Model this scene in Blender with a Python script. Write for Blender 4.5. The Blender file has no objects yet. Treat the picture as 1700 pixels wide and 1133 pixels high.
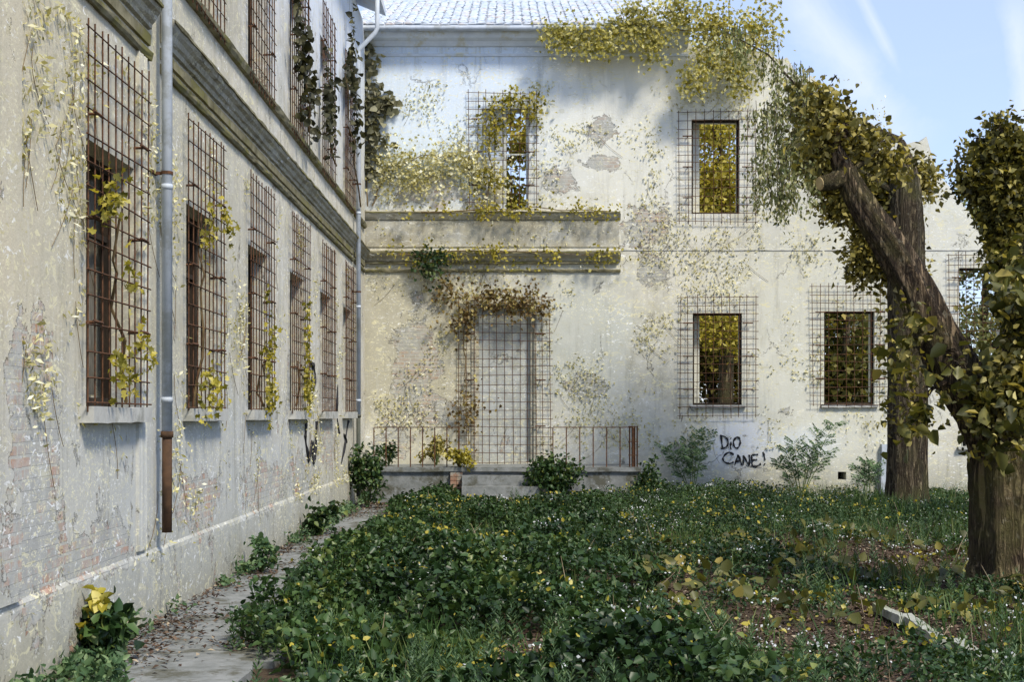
import bpy, math, random
import numpy as np
from mathutils import Vector, Matrix
rng = np.random.default_rng(7); random.seed(7)
SC = bpy.context.scene
COL = SC.collection
R = math.radians

# ------------------------------------------------------------------ camera, world, sun
F = 2250.0; CX = 845.0; HZ = 690.0; CAMZ = 1.98      # focal length / vanishing point measured on the photo (1700 px wide)
cam = bpy.data.cameras.new('camera'); camo = bpy.data.objects.new('camera', cam); COL.objects.link(camo)
camo.location = (0, 0, CAMZ); camo.rotation_euler = (R(90), 0, 0)
cam.sensor_width = 36; cam.lens = 36*F/1700
cam.shift_x = (850-CX)/1700; cam.shift_y = (HZ-566.5)/1700
cam.clip_start = .1; cam.clip_end = 2000
SC.camera = camo
SUN_EL = R(50); SUN_DIR = Vector((.62, -.78, 0)).normalized()          # horizontal direction towards the sun
sv = Vector((SUN_DIR.x*math.cos(SUN_EL), SUN_DIR.y*math.cos(SUN_EL), math.sin(SUN_EL)))
sun = bpy.data.lights.new('sun', 'SUN'); suno = bpy.data.objects.new('sun', sun); COL.objects.link(suno)
sun.energy = 2.2; sun.angle = R(11); sun.color = (1, .92, .77)
suno.location = (10, -20, 30)
suno.rotation_euler = (-sv).to_track_quat('-Z', 'Y').to_euler()
W = bpy.data.worlds.new('World'); SC.world = W; W.use_nodes = True
nt = W.node_tree; nt.nodes.clear()
def N(nt, t, **k):
    n = nt.nodes.new(t)
    for a, b in k.items():
        if a == 'ins':
            for i, v in b.items(): n.inputs[i].default_value = v
        else: setattr(n, a, b)
    return n
sky = N(nt, 'ShaderNodeTexSky', sky_type='NISHITA', sun_disc=False, sun_elevation=SUN_EL,
        sun_rotation=math.atan2(SUN_DIR.x, SUN_DIR.y), air_density=1.0, dust_density=.3, ozone_density=2.2, altitude=200)
tc = N(nt, 'ShaderNodeTexCoord')
mp = N(nt, 'ShaderNodeMapping'); mp.inputs['Rotation'].default_value = (0, R(38), 0); mp.inputs['Scale'].default_value = (6, 6, 20)
nz = N(nt, 'ShaderNodeTexNoise', ins={'Scale': .9, 'Detail': 8, 'Roughness': .62, 'Distortion': .5})
cr = N(nt, 'ShaderNodeValToRGB'); cr.color_ramp.elements[0].position = .5; cr.color_ramp.elements[1].position = .78
cr.color_ramp.elements[1].color = (.62, .62, .62, 1)
mx = N(nt, 'ShaderNodeMix', data_type='RGBA'); mx.inputs[7].default_value = (2.7, 3.0, 3.6, 1)
bg = N(nt, 'ShaderNodeBackground', ins={'Strength': .15}); wo = N(nt, 'ShaderNodeOutputWorld')
l = nt.links.new
veil = N(nt, 'ShaderNodeMix', data_type='RGBA'); veil.inputs[0].default_value = .72; veil.inputs[7].default_value = (1.72, 2.05, 2.95, 1)
# added pale streaks standing in for ghosted trunks, placed by direction in the sky
sx = N(nt, 'ShaderNodeSeparateXYZ'); l(tc.outputs['Generated'], sx.inputs[0])
def mth(op, a, b=0.0, clamp=False):
    m = N(nt, 'ShaderNodeMath', operation=op, use_clamp=clamp)
    for i, v in enumerate((a, b)):
        if isinstance(v, (int, float)): m.inputs[i].default_value = v
        else: l(v, m.inputs[i])
    return m.outputs[0]
yy = mth('MAXIMUM', sx.outputs[1], .05); U = mth('DIVIDE', sx.outputs[0], yy); V = mth('DIVIDE', sx.outputs[2], yy)
nz2 = N(nt, 'ShaderNodeTexNoise', ins={'Scale': 9, 'Detail': 8, 'Roughness': .65, 'Distortion': .6}); l(tc.outputs['Generated'], nz2.inputs['Vector'])
def streak_(u0, v0, u1, v1, wd):
    du, dv = u1-u0, v1-v0; L2 = du*du+dv*dv; Ln = math.sqrt(L2)
    a = mth('SUBTRACT', U, u0); b_ = mth('SUBTRACT', V, v0)
    along = mth('DIVIDE', mth('ADD', mth('MULTIPLY', a, du), mth('MULTIPLY', b_, dv)), L2)
    perp = mth('ABSOLUTE', mth('DIVIDE', mth('SUBTRACT', mth('MULTIPLY', a, dv), mth('MULTIPLY', b_, du)), Ln))
    perp = mth('ADD', perp, mth('MULTIPLY', mth('SUBTRACT', nz2.outputs[0], .5), wd*3.2))
    f = mth('SUBTRACT', 1.0, mth('DIVIDE', perp, wd), True)
    e = mth('MULTIPLY', mth('MULTIPLY', along, mth('SUBTRACT', 1.0, along)), 5.0, True)
    return mth('MULTIPLY', f, e)
strk = mth('MAXIMUM', streak_(.19, .34, .305, .19, .03), mth('MAXIMUM', streak_(.25, .33, .29, .25, .008), streak_(.372, .32, .384, .18, .014)))
strk = mth('MAXIMUM', strk, streak_(-.12, .30, .15, .31, .012))
l(tc.outputs['Generated'], mp.inputs['Vector']); l(mp.outputs[0], nz.inputs['Vector']); l(nz.outputs[0], cr.inputs[0])
l(mth('MAXIMUM', mth('MULTIPLY', cr.outputs[0], .2), mth('MULTIPLY', strk, .7)), mx.inputs[0]); l(sky.outputs[0], veil.inputs[6]); l(veil.outputs[2], mx.inputs[6]); l(mx.outputs[2], bg.inputs['Color']); l(bg.outputs[0], wo.inputs[0])
SC.view_settings.view_transform = 'Standard'; SC.view_settings.look = 'None'
SC.view_settings.gamma = 1; SC.view_settings.exposure = 1.10
SC.render.resolution_x = 1024; SC.render.resolution_y = 683

# ------------------------------------------------------------------ helpers
def P(px, py, Y):
    return Vector(((px-CX)/F*Y, Y, CAMZ+(HZ-py)/F*Y))
class MB:
    def __init__(s): s.v = []; s.f = []; s.m = []
    def add(s, vs, fs, m=0):
        b = len(s.v); s.v += [tuple(v) for v in vs]; s.f += [tuple(b+i for i in f) for f in fs]; s.m += [m]*len(fs); return s
    def box(s, x0, x1, y0, y1, z0, z1, m=0):
        return s.add([(x0,y0,z0),(x1,y0,z0),(x1,y1,z0),(x0,y1,z0),(x0,y0,z1),(x1,y0,z1),(x1,y1,z1),(x0,y1,z1)],
              [(0,3,2,1),(4,5,6,7),(0,1,5,4),(1,2,6,5),(2,3,7,6),(3,0,4,7)], m)
    def rough_box(s, x0, x1, y0, y1, z0, z1, j=.01, n=8, m=0):
        # box with the long side (x) cut in n and jittered: stones, kerbs
        vs = []; fs = []
        for i in range(n+1):
            x = x0+(x1-x0)*i/n
            for (y, z) in ((y0,z0),(y1,z0),(y1,z1),(y0,z1)):
                vs.append((x+random.uniform(-j,j), y+random.uniform(-j,j), z+random.uniform(-j,j)))
        for i in range(n):
            for k in range(4):
                a = i*4+k; b = i*4+(k+1)%4
                fs.append((a, b, b+4, a+4))
        fs.append((3,2,1,0)); fs.append((n*4, n*4+1, n*4+2, n*4+3))
        return s.add(vs, fs, m)
    def bar(s, a, b, r, m=0, n=4):
        return s.tube([a, b], [r, r], n, m)
    def tube(s, pts, rad, n=8, m=0, jit=0, lobes=0):
        pts = [Vector(p) for p in pts]; vs = []; fs = []
        up = Vector((.123, .987, .1))
        for i, p in enumerate(pts):
            d = (pts[min(i+1, len(pts)-1)]-pts[max(i-1, 0)]).normalized()
            if abs(d.dot(up)) > .95: u = d.cross(Vector((1, 0, 0))).normalized()
            else: u = d.cross(up).normalized()
            w = d.cross(u)
            for k in range(n):
                a = 2*math.pi*k/n
                rr = rad[i]*(1+random.uniform(-jit, jit)+(.13*math.sin(a*lobes+i*.05) if lobes else 0))
                vs.append(p+u*math.cos(a)*rr+w*math.sin(a)*rr)
        for i in range(len(pts)-1):
            for k in range(n):
                a = i*n+k; b = i*n+(k+1) % n
                fs.append((a, b, b+n, a+n))
        fs.append(tuple(range(n-1, -1, -1))); fs.append(tuple((len(pts)-1)*n+k for k in range(n)))
        return s.add(vs, fs, m)
    def mesh(s, name, mats, smooth=False):
        me = bpy.data.meshes.new(name); me.from_pydata(s.v, [], s.f)
        for m in (mats if isinstance(mats, (list, tuple)) else [mats]): me.materials.append(m)
        me.polygons.foreach_set('material_index', s.m)
        if smooth: me.polygons.foreach_set('use_smooth', [True]*len(s.f))
        me.update(); return me
def tag(o, label=None, cat=None, group=None, kind=None):
    if label: o['label'] = label
    if cat: o['category'] = cat
    if group: o['group'] = group
    if kind: o['kind'] = kind
    return o
def empty(name, loc, label, cat, group=None):
    o = bpy.data.objects.new(name, None); COL.objects.link(o); o.location = loc; o.empty_display_size = .3
    return tag(o, label, cat, group)
def wloc(o):
    v = Vector((0, 0, 0))
    while o: v += Vector(o.location); o = o.parent
    return v
def link(name, me, parent=None, label=None):
    """mesh is in world coordinates"""
    o = bpy.data.objects.new(name, me); COL.objects.link(o)
    if parent:
        o.parent = parent; o.location = -wloc(parent)
    if label: o['label'] = label
    return o
def linkat(name, me, parent, loc, rz=0, label=None):
    """mesh is local, placed at world loc below an unrotated parent"""
    o = bpy.data.objects.new(name, me); COL.objects.link(o); o.parent = parent
    o.location = Vector(loc)-wloc(parent); o.rotation_euler = (0, 0, rz)
    if label: o['label'] = label
    return o
def sub(name, me, part, label=None):
    o = bpy.data.objects.new(name, me); COL.objects.link(o); o.parent = part
    if label: o['label'] = label
    return o
def vnoise(x, y, seed=0, sc=1.0):
    x = np.asarray(x, float)*sc+seed*17.3; y = np.asarray(y, float)*sc+seed*9.7
    xi = np.floor(x); yi = np.floor(y); fx = x-xi; fy = y-yi
    def h(a, b):
        v = np.sin(a*127.1+b*311.7+seed*3.1)*43758.5453
        return v-np.floor(v)
    fx = fx*fx*(3-2*fx); fy = fy*fy*(3-2*fy)
    return (h(xi, yi)*(1-fx)+h(xi+1, yi)*fx)*(1-fy)+(h(xi, yi+1)*(1-fx)+h(xi+1, yi+1)*fx)*fy
def fbm(x, y, seed=0, sc=1.0):
    return .55*vnoise(x, y, seed, sc)+.3*vnoise(x, y, seed+1, sc*2.3)+.15*vnoise(x, y, seed+2, sc*5)

# ---- leaves: N leaves as folded blades in one mesh, float attribute 'var' per leaf
def norm(a): return a/np.maximum(np.linalg.norm(a, axis=1, keepdims=True), 1e-6)
def leaves(name, C, D, Nn, L, Wd, mat, var=None, shape='hex', fold=.25, parent=None, label=None):
    n = len(C); D = norm(D); S = norm(np.cross(D, Nn)); U = norm(np.cross(S, D))
    L = np.broadcast_to(L, n)[:, None]; Wd = np.broadcast_to(Wd, n)[:, None]
    if shape == 'hex':
        prof = [(0, 0, 0), (.28, .5, fold), (.68, .36, fold*.7), (1, 0, -.12), (.68, -.36, fold*.7), (.28, -.5, fold)]
        fc = [(0, 3, 2, 1), (0, 5, 4, 3)]
    elif shape == 'maple':
        prof = [(0, 0, 0), (.1, .42, fold), (.42, .25, .03), (.6, .5, fold), (.68, .15, .02), (1, 0, -.1),
                (.68, -.15, .02), (.6, -.5, fold), (.42, -.25, .03), (.1, -.42, fold)]
        fc = [(0, 2, 1), (0, 4, 3, 2), (0, 5, 4), (0, 6, 5), (0, 8, 7, 6), (0, 9, 8)]
    else:
        prof = [(0, 0, 0), (.42, .5, fold), (1, 0, -.1), (.42, -.5, fold)]
        fc = [(0, 3, 2, 1)]
    k = len(prof)
    V = np.empty((n, k, 3))
    for i, (a, b, c) in enumerate(prof): V[:, i] = C+D*L*a+S*Wd*b+U*Wd*c
    base = (np.arange(n)*k)[:, None]
    loops = np.concatenate([base+np.array(f)[None] for f in fc], axis=1).ravel()
    per = np.array([len(f) for f in fc]); tot = np.tile(per, n)
    st = np.concatenate([[0], np.cumsum(tot)[:-1]])
    me = bpy.data.meshes.new(name); me.vertices.add(n*k); me.loops.add(len(loops)); me.polygons.add(len(tot))
    me.vertices.foreach_set('co', V.ravel()); me.loops.foreach_set('vertex_index', loops.astype(np.int32))
    me.polygons.foreach_set('loop_start', st.astype(np.int32)); me.polygons.foreach_set('loop_total', tot.astype(np.int32))
    at = me.attributes.new('var', 'FLOAT', 'POINT')
    if var is None: var = rng.random(n)
    at.data.foreach_set('value', np.repeat(np.asarray(var, float), k))
    me.materials.append(mat); me.update(calc_edges=True)
    return link(name, me, parent, label)
def rdir(n, up=0.0, bias=None):
    d = rng.normal(size=(n, 3)); d = norm(d); d[:, 2] += up
    if bias is not None: d += np.array(bias)
    return norm(d)

# ------------------------------------------------------------------ materials
def newmat(name):
    m = bpy.data.materials.new(name); m.use_nodes = True; t = m.node_tree; t.nodes.clear()
    o = N(t, 'ShaderNodeOutputMaterial'); b = N(t, 'ShaderNodeBsdfPrincipled'); t.links.new(b.outputs[0], o.inputs[0])
    b.inputs['Roughness'].default_value = .85; b.inputs['Specular IOR Level'].default_value = .25
    return m, t, b
def ramp(t, src, stops, lin='LINEAR'):
    r = N(t, 'ShaderNodeValToRGB'); e = r.color_ramp.elements; r.color_ramp.interpolation = lin
    while len(e) < len(stops): e.new(.5)
    for i, (p, c) in enumerate(stops):
        e[i].position = p; e[i].color = (c, c, c, 1) if isinstance(c, (int, float)) else (*c, 1)
    t.links.new(src, r.inputs[0]); return r.outputs[0]
def noise(t, vec, sc, det=4, rough=.55, dist=0.0, scale3=None):
    if scale3:
        mp = N(t, 'ShaderNodeMapping'); mp.inputs['Scale'].default_value = scale3; t.links.new(vec, mp.inputs[0]); vec = mp.outputs[0]
    n = N(t, 'ShaderNodeTexNoise', ins={'Scale': sc, 'Detail': det, 'Roughness': rough, 'Distortion': dist})
    t.links.new(vec, n.inputs['Vector']); return n
def mixc(t, fac, a, b, mode='MIX'):
    m = N(t, 'ShaderNodeMix', data_type='RGBA', blend_type=mode)
    for i, v in ((0, fac), (6, a), (7, b)):
        if isinstance(v, (int, float)): m.inputs[i].default_value = v
        elif isinstance(v, tuple): m.inputs[i].default_value = (*v, 1)
        else: t.links.new(v, m.inputs[i])
    return m.outputs[2]
def math_(t, op, a, b=0.0, c=None, clamp=False):
    m = N(t, 'ShaderNodeMath', operation=op, use_clamp=clamp)
    for i, v in enumerate((a, b, c)):
        if v is None: continue
        if isinstance(v, (int, float)): m.inputs[i].default_value = v
        else: t.links.new(v, m.inputs[i])
    return m.outputs[0]
def bump(t, b, h, strength=.5, dist=.02, prev=None):
    bp = N(t, 'ShaderNodeBump', ins={'Strength': strength, 'Distance': dist}); t.links.new(h, bp.inputs['Height'])
    if prev: t.links.new(prev, bp.inputs['Normal'])
    t.links.new(bp.outputs[0], b.inputs['Normal']); return bp.outputs[0]
def pos(t): return N(t, 'ShaderNodeNewGeometry').outputs['Position']

def m_plaster(name, axis, c_light, c_mid, c_dark, patches, wash=None, fleck=.5, under=((.30,.30,.28),(.36,.22,.15)), streak=.6, zones=()):
    """weathered render. axis: 0 wall runs along X, 1 along Y. patches: (u, z, ru, rz) of fallen plaster"""
    m, t, b = newmat(name); p = pos(t); L = t.links.new
    sp = N(t, 'ShaderNodeSeparateXYZ'); L(p, sp.inputs[0]); u = sp.outputs[axis]; z = sp.outputs[2]
    big = noise(t, p, .45, 5, .6).outputs[0]
    col = ramp(t, big, [(.3, c_mid), (.52, c_light), (.72, c_mid)])
    # mottling
    mo = noise(t, p, 2.2, 7, .68, .3).outputs[0]
    col = mixc(t, ramp(t, mo, [(.42, 0), (.7, .65)]), col, c_dark)
    # bluish limewash clouds
    bl = noise(t, p, 1.1, 5, .6, .6).outputs[0]
    col = mixc(t, ramp(t, bl, [(.5, 0), (.66, .38)]), col, (.56, .59, .60))
    # colour zones: repainted or grimy areas, and overlaid sky painted pale blue
    dn = noise(t, p, 1.3, 4, .6)
    wob = math_(t, 'MULTIPLY', math_(t, 'SUBTRACT', dn.outputs[0], .5), 2.2)
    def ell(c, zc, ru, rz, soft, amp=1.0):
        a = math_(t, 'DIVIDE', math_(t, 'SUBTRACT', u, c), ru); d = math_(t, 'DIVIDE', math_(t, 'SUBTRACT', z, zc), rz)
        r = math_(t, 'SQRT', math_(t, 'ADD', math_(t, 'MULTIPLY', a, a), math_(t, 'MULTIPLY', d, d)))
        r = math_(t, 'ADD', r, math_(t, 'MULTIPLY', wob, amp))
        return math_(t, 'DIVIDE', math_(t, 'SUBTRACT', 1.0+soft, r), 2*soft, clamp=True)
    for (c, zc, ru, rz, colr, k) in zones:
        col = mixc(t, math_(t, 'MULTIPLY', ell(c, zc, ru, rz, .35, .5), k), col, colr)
    # rain streaks
    s3 = (5, 5, .5)
    st = noise(t, p, 1.0, 8, .72, .5, s3).outputs[0]
    stm = math_(t, 'MULTIPLY', ramp(t, st, [(.52, 0), (.74, 1)]), ramp(t, noise(t, p, .5, 3).outputs[0], [(.35, .15), (.65, streak)]))
    col = mixc(t, stm, col, tuple(x*.5 for x in c_dark))
    st2 = noise(t, p, 1.0, 7, .7, .6, (6, 6, .6)).outputs[0]
    col = mixc(t, ramp(t, st2, [(.58, 0), (.78, .45)]), col, (.68, .7, .68))
    # base grime / moss near the ground
    gz = math_(t, 'ADD', z, math_(t, 'MULTIPLY', math_(t, 'SUBTRACT', mo, .5), 2.0))
    col = mixc(t, ramp(t, math_(t, 'DIVIDE', gz, 2.2), [(.05, .6), (.5, 0)]), col, (.20, .20, .15))
    # fallen plaster
    tot = None
    wob2 = math_(t, 'MULTIPLY', math_(t, 'SUBTRACT', noise(t, p, 2.4, 7, .66, .4).outputs[0], .5), 3.2)
    for (c, zc, ru, rz) in patches:
        a = math_(t, 'DIVIDE', math_(t, 'SUBTRACT', u, c), ru); d = math_(t, 'DIVIDE', math_(t, 'SUBTRACT', z, zc), rz)
        r = math_(t, 'ADD', math_(t, 'SQRT', math_(t, 'ADD', math_(t, 'MULTIPLY', a, a), math_(t, 'MULTIPLY', d, d))), wob2)
        e = math_(t, 'SUBTRACT', 1.0, r)
        tot = e if tot is None else math_(t, 'MAXIMUM', tot, e)
    ns = math_(t, 'SUBTRACT', noise(t, p, 1.5, 10, .72, .5, (1, 1, .6)).outputs[0], math_(t, 'ADD', .575, math_(t, 'MULTIPLY', z, .035), clamp=False))
    ns = math_(t, 'MAXIMUM', ns, math_(t, 'SUBTRACT', noise(t, p, 1.3, 9, .7, .5).outputs[0], .655))
    tot = math_(t, 'MAXIMUM', tot, math_(t, 'MULTIPLY', ns, 4.0)) if tot is not None else math_(t, 'MULTIPLY', ns, 4.0)
    mask = ramp(t, tot, [(.0, 0), (.03, 1)])
    edge = ramp(t, tot, [(.0, 0), (.02, 1), (.075, 0)])
    # masonry under it
    cmb = N(t, 'ShaderNodeCombineXYZ'); L(u, cmb.inputs[0]); L(z, cmb.inputs[1])
    br = N(t, 'ShaderNodeTexBrick', ins={'Scale': 1.0, 'Mortar Size': .012, 'Brick Width': .27, 'Row Height': .085, 'Bias': -.2})
    br.inputs['Color1'].default_value = (*under[1], 1); br.inputs['Color2'].default_value = (*under[0], 1); br.inputs['Mortar'].default_value = (.42, .41, .37, 1)
    L(cmb.outputs[0], br.inputs['Vector'])
    un = mixc(t, ramp(t, noise(t, p, 1.6, 6, .7).outputs[0], [(.46, 0), (.52, 1)]), br.outputs[0], under[0])
    un = mixc(t, ramp(t, noise(t, p, 4, 8, .75).outputs[0], [(.40, 0), (.62, .75)]), un, (.47, .475, .45))
    col = mixc(t, math_(t, 'MULTIPLY', mask, .78), col, un)
    col = mixc(t, math_(t, 'MULTIPLY', edge, .55), col, (.10, .09, .07))
    # cracks
    dv = N(t, 'ShaderNodeVectorMath', operation='ADD'); nn = noise(t, p, 1.7, 6, .7)
    sc_ = N(t, 'ShaderNodeVectorMath', operation='SCALE'); sc_.inputs['Scale'].default_value = .9
    L(nn.outputs['Color'], sc_.inputs[0]); L(p, dv.inputs[0]); L(sc_.outputs[0], dv.inputs[1])
    mpv = N(t, 'ShaderNodeMapping'); mpv.inputs['Scale'].default_value = (1.0, 1.0, .45); L(dv.outputs[0], mpv.inputs[0])
    vo = N(t, 'ShaderNodeTexVoronoi', feature='DISTANCE_TO_EDGE', ins={'Scale': .8}); L(mpv.outputs[0], vo.inputs['Vector'])
    ck = math_(t, 'MULTIPLY', ramp(t, vo.outputs[0], [(.002, 1), (.007, 0)]), ramp(t, noise(t, p, .7, 3).outputs[0], [(.54, 0), (.62, 1)]))
    col = mixc(t, math_(t, 'MULTIPLY', ck, .5), col, (.07, .06, .05))
    # yellow, white and olive flecks: exposure of overlaid leaves painted into the plaster
    for sc, tr, cc, k in ((5.0, .585, (.78, .73, .46), fleck*1.3), (8.0, .61, (.90, .92, .93), fleck*1.6), (3.5, .63, (.38, .34, .15), fleck*.8), (13.0, .59, (.84, .80, .56), fleck*1.4), (11.0, .63, (.50, .44, .14), fleck*1.1)):
        fn = noise(t, p, sc, 4, .6, 1.4, (1, 1, 1.9)).outputs[0]
        area = ramp(t, noise(t, p, .6+sc*.03, 3, .6).outputs[0], [(.40, .1), (.60, 1)])
        col = mixc(t, math_(t, 'MULTIPLY', math_(t, 'MULTIPLY', ramp(t, fn, [(tr, 0), (tr+.02, 1)]), area), k), col, cc)
    L(col, b.inputs['Base Color'])
    h = math_(t, 'ADD', math_(t, 'MULTIPLY', mask, -1.0), math_(t, 'MULTIPLY', mo, .35))
    h = math_(t, 'ADD', h, math_(t, 'MULTIPLY', noise(t, p, 30, 4, .7).outputs[0], .18))
    h = math_(t, 'ADD', h, math_(t, 'MULTIPLY', math_(t, 'MULTIPLY', mask, br.outputs['Fac']), -.25))
    h = math_(t, 'ADD', h, math_(t, 'MULTIPLY', ck, -.8))
    bump(t, b, h, .9, .025)
    b.inputs['Roughness'].default_value = .93
    return m
def m_basic(name, c1, c2, sc=6, rough=.85, c3=None, bs=.4, bd=.01, s3=None, metal=0):
    m, t, b = newmat(name); p = pos(t)
    a = noise(t, p, sc, 6, .65, .3, s3).outputs[0]
    col = ramp(t, a, [(.35, c1), (.65, c2)])
    if c3: col = mixc(t, ramp(t, noise(t, p, sc*.35, 6, .7).outputs[0], [(.52, 0), (.6, 1)]), col, c3)
    t.links.new(col, b.inputs['Base Color']); b.inputs['Roughness'].default_value = rough; b.inputs['Metallic'].default_value = metal
    bump(t, b, noise(t, p, sc*3, 6, .7, 0, s3).outputs[0], bs, bd); return m
def m_leaf(name, stops, trans=.35, rough=.55):
    m = bpy.data.materials.new(name); m.use_nodes = True; t = m.node_tree; t.nodes.clear()
    o = N(t, 'ShaderNodeOutputMaterial'); at = N(t, 'ShaderNodeAttribute', attribute_name='var')
    col = ramp(t, at.outputs['Fac'], stops)
    n = noise(t, pos(t), 1.2, 3).outputs[0]
    col = mixc(t, ramp(t, n, [(.35, .35), (.6, 0)]), col, tuple(x*.55 for x in stops[0][1]))
    b = N(t, 'ShaderNodeBsdfPrincipled'); b.inputs['Roughness'].default_value = rough; b.inputs['Specular IOR Level'].default_value = .35
    tr = N(t, 'ShaderNodeBsdfTranslucent'); mx = N(t, 'ShaderNodeMixShader'); mx.inputs[0].default_value = trans
    t.links.new(col, b.inputs['Base Color']); t.links.new(mixc(t, 1.0, col, (1.0, .95, .45), 'MULTIPLY'), tr.inputs[0])
    t.links.new(b.outputs[0], mx.inputs[1]); t.links.new(tr.outputs[0], mx.inputs[2]); t.links.new(mx.outputs[0], o.inputs[0])
    return m
def m_bark(name, c1, c2, moss=(.12, .13, .04)):
    m, t, b = newmat(name); p = pos(t)
    f0 = noise(t, p, 1.0, 6, .62, .8, (15, 15, 1.6)).outputs[0]; f = math_(t, 'MINIMUM', math_(t, 'MULTIPLY', math_(t, 'ABSOLUTE', math_(t, 'SUBTRACT', f0, .5)), 9.0), 1.0)
    f = math_(t, 'MULTIPLY', f, math_(t, 'ADD', .55, math_(t, 'MULTIPLY', noise(t, p, 6, 6, .7).outputs[0], .7)))
    col = ramp(t, f, [(.08, c1), (.75, c2)])
    col = mixc(t, ramp(t, noise(t, p, 1.4, 5, .65).outputs[0], [(.48, 0), (.64, .7)]), col, moss)
    col = mixc(t, ramp(t, noise(t, p, 9, 4, .6).outputs[0], [(.62, 0), (.68, .5)]), col, (.34, .31, .22))
    t.links.new(col, b.inputs['Base Color']); bump(t, b, f, 1.0, .09); return m

uY = lambda px: 3.33*F/(CX-px)                       # depth of a point of the left wall seen at px
zL = lambda px, py: CAMZ+(HZ-py)*3.33/(CX-px)
K = 31.5/F                                           # metres per pixel on the rear facade
xR = lambda px: (px-CX)*K
zR = lambda py: CAMZ+(HZ-py)*K
M = {}
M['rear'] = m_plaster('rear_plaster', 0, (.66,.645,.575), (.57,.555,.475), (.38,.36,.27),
    [(xR(690),zR(610),.55,1.3),(xR(720),zR(320),1.0,.4),(xR(1070),zR(370),.55,.5),(xR(1085),zR(440),.3,.5),(xR(970),zR(645),.5,.3),
     (xR(1000),zR(215),.32,.3),(xR(930),zR(300),.35,.35),(xR(735),zR(690),.5,.35),(xR(650),zR(735),.5,.5),(xR(1000),zR(270),.4,.18)],
    zones=[(xR(690),zR(560),1.9,2.6,(.40,.37,.27),.75),(xR(740),zR(390),2.2,.7,(.42,.40,.31),.6),
           (xR(690),zR(140),4.0,2.7,(.66,.75,.86),1.0),(xR(1100),zR(90),2.2,.8,(.50,.44,.30),.5),(xR(1100),zR(210),2.9,2.3,(.74,.74,.68),.8),  # overlaid sky washing out the upper storey, put into the pale blue zone
           (xR(1370),zR(600),2.6,3.4,(.66,.67,.60),.7),(xR(1590),zR(420),1.6,3.5,(.68,.69,.63),.6),
           (xR(960),zR(560),1.3,1.6,(.50,.53,.49),.6),(xR(1226),zR(737),.72,.62,(.76,.79,.83),1.0),(xR(1330),zR(740),.8,.4,(.66,.71,.75),.8)], fleck=.5)
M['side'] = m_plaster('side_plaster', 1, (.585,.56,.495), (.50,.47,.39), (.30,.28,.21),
    [(uY(45),zL(45,640),.42,.55),(uY(55),zL(55,760),.55,.85),(uY(60),zL(60,900),.75,.45),(uY(130),zL(130,930),.5,.2),(uY(180),zL(180,905),.7,.22),(uY(330),zL(330,830),1.0,.3),
     (uY(440),zL(440,810),1.6,.3),(uY(500),zL(500,790),1.6,.35),(uY(480),zL(480,650),.25,.5),(uY(545),zL(545,700),1.0,.8)],
    zones=[(25,10.7,9.5,3.3,(.66,.72,.82),.95),(9.0,4,2.2,6,(.60,.53,.38),.75),(13,4.2,4,2.6,(.47,.45,.36),.6),(14,1.2,9,1.1,(.44,.47,.49),.6)], fleck=.45, streak=.85,  # sky brightness over the far upper wall painted as pale blue
    under=((.33,.335,.33),(.42,.20,.12)))
M['trim'] = m_plaster('trim_stone', 0, (.46,.44,.36), (.36,.33,.25), (.18,.16,.11), [], fleck=.3, streak=.9)
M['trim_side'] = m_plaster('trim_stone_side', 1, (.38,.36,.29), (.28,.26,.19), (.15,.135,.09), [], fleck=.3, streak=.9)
M['mould'] = m_basic('mossy_moulding', (.10,.09,.045), (.25,.23,.15), 4, .95, (.16,.15,.05))
M['sill'] = m_basic('sill_stone', (.38,.38,.36), (.52,.52,.49), 5, .9, (.3,.3,.27))
M['eave'] = m_basic('eave_plaster', (.58,.63,.69), (.70,.75,.80), 3, .9, (.55,.53,.42))
M['rust'] = m_basic('rusty_iron', (.06,.03,.018), (.14,.065,.032), 20, .9, (.05,.03,.02))
M['rust2'] = m_basic('rusty_pipe', (.05,.03,.018), (.10,.055,.03), 8, .9, (.06,.035,.025))
M['zinc'] = m_basic('zinc_pipe', (.42,.47,.54), (.52,.57,.64), 5, .5, (.35,.38,.40), .15, .004)
M['iron'] = m_basic('cast_iron', (.05,.06,.05), (.09,.09,.07), 8, .7)
M['wood'] = m_basic('old_brown_wood', (.022,.016,.011), (.055,.038,.025), 3, .85, (.02,.015,.011), .5, .01, (14,14,1.2))
M['greywood'] = m_basic('grey_weathered_wood', (.11,.10,.08), (.22,.205,.17), 3, .85, (.13,.11,.08), .5, .01, (14,14,1.2))
M['whitewood'] = m_basic('white_painted_wood', (.55,.57,.55), (.70,.72,.70), 5, .7, (.38,.34,.26), .3, .006)
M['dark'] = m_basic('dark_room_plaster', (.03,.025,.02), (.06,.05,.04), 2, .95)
M['conc'] = m_basic('old_concrete', (.15,.16,.155), (.25,.26,.26), 5, .93, (.10,.10,.08), .6, .015)
M['kerb'] = m_basic('kerb_concrete', (.30,.31,.27), (.40,.41,.36), 7, .93, (.22,.23,.15), .6, .015)
M['brick'] = m_basic('weathered_brick', (.28,.15,.10), (.36,.27,.20), 9, .93, (.30,.28,.24), .6, .01)
M['patch'] = m_basic('whitewash_patch', (.66,.70,.73), (.76,.79,.81), 4, .9, (.62,.64,.62), .2, .004)
M['paint'] = m_basic('black_spray_paint', (.012,.012,.014), (.03,.03,.035), 10, .6)
M['bricked'] = m_plaster('walled_up_door', 0, (.50,.53,.53), (.43,.44,.41), (.30,.30,.25), [], fleck=.45)
M['bark_a'] = m_bark('fissured_dark_bark', (.04,.026,.017), (.20,.145,.09), (.17,.155,.055))
M['bark_b'] = m_bark('grey_brown_bark', (.045,.032,.02), (.19,.15,.095), (.14,.135,.055))
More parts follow.
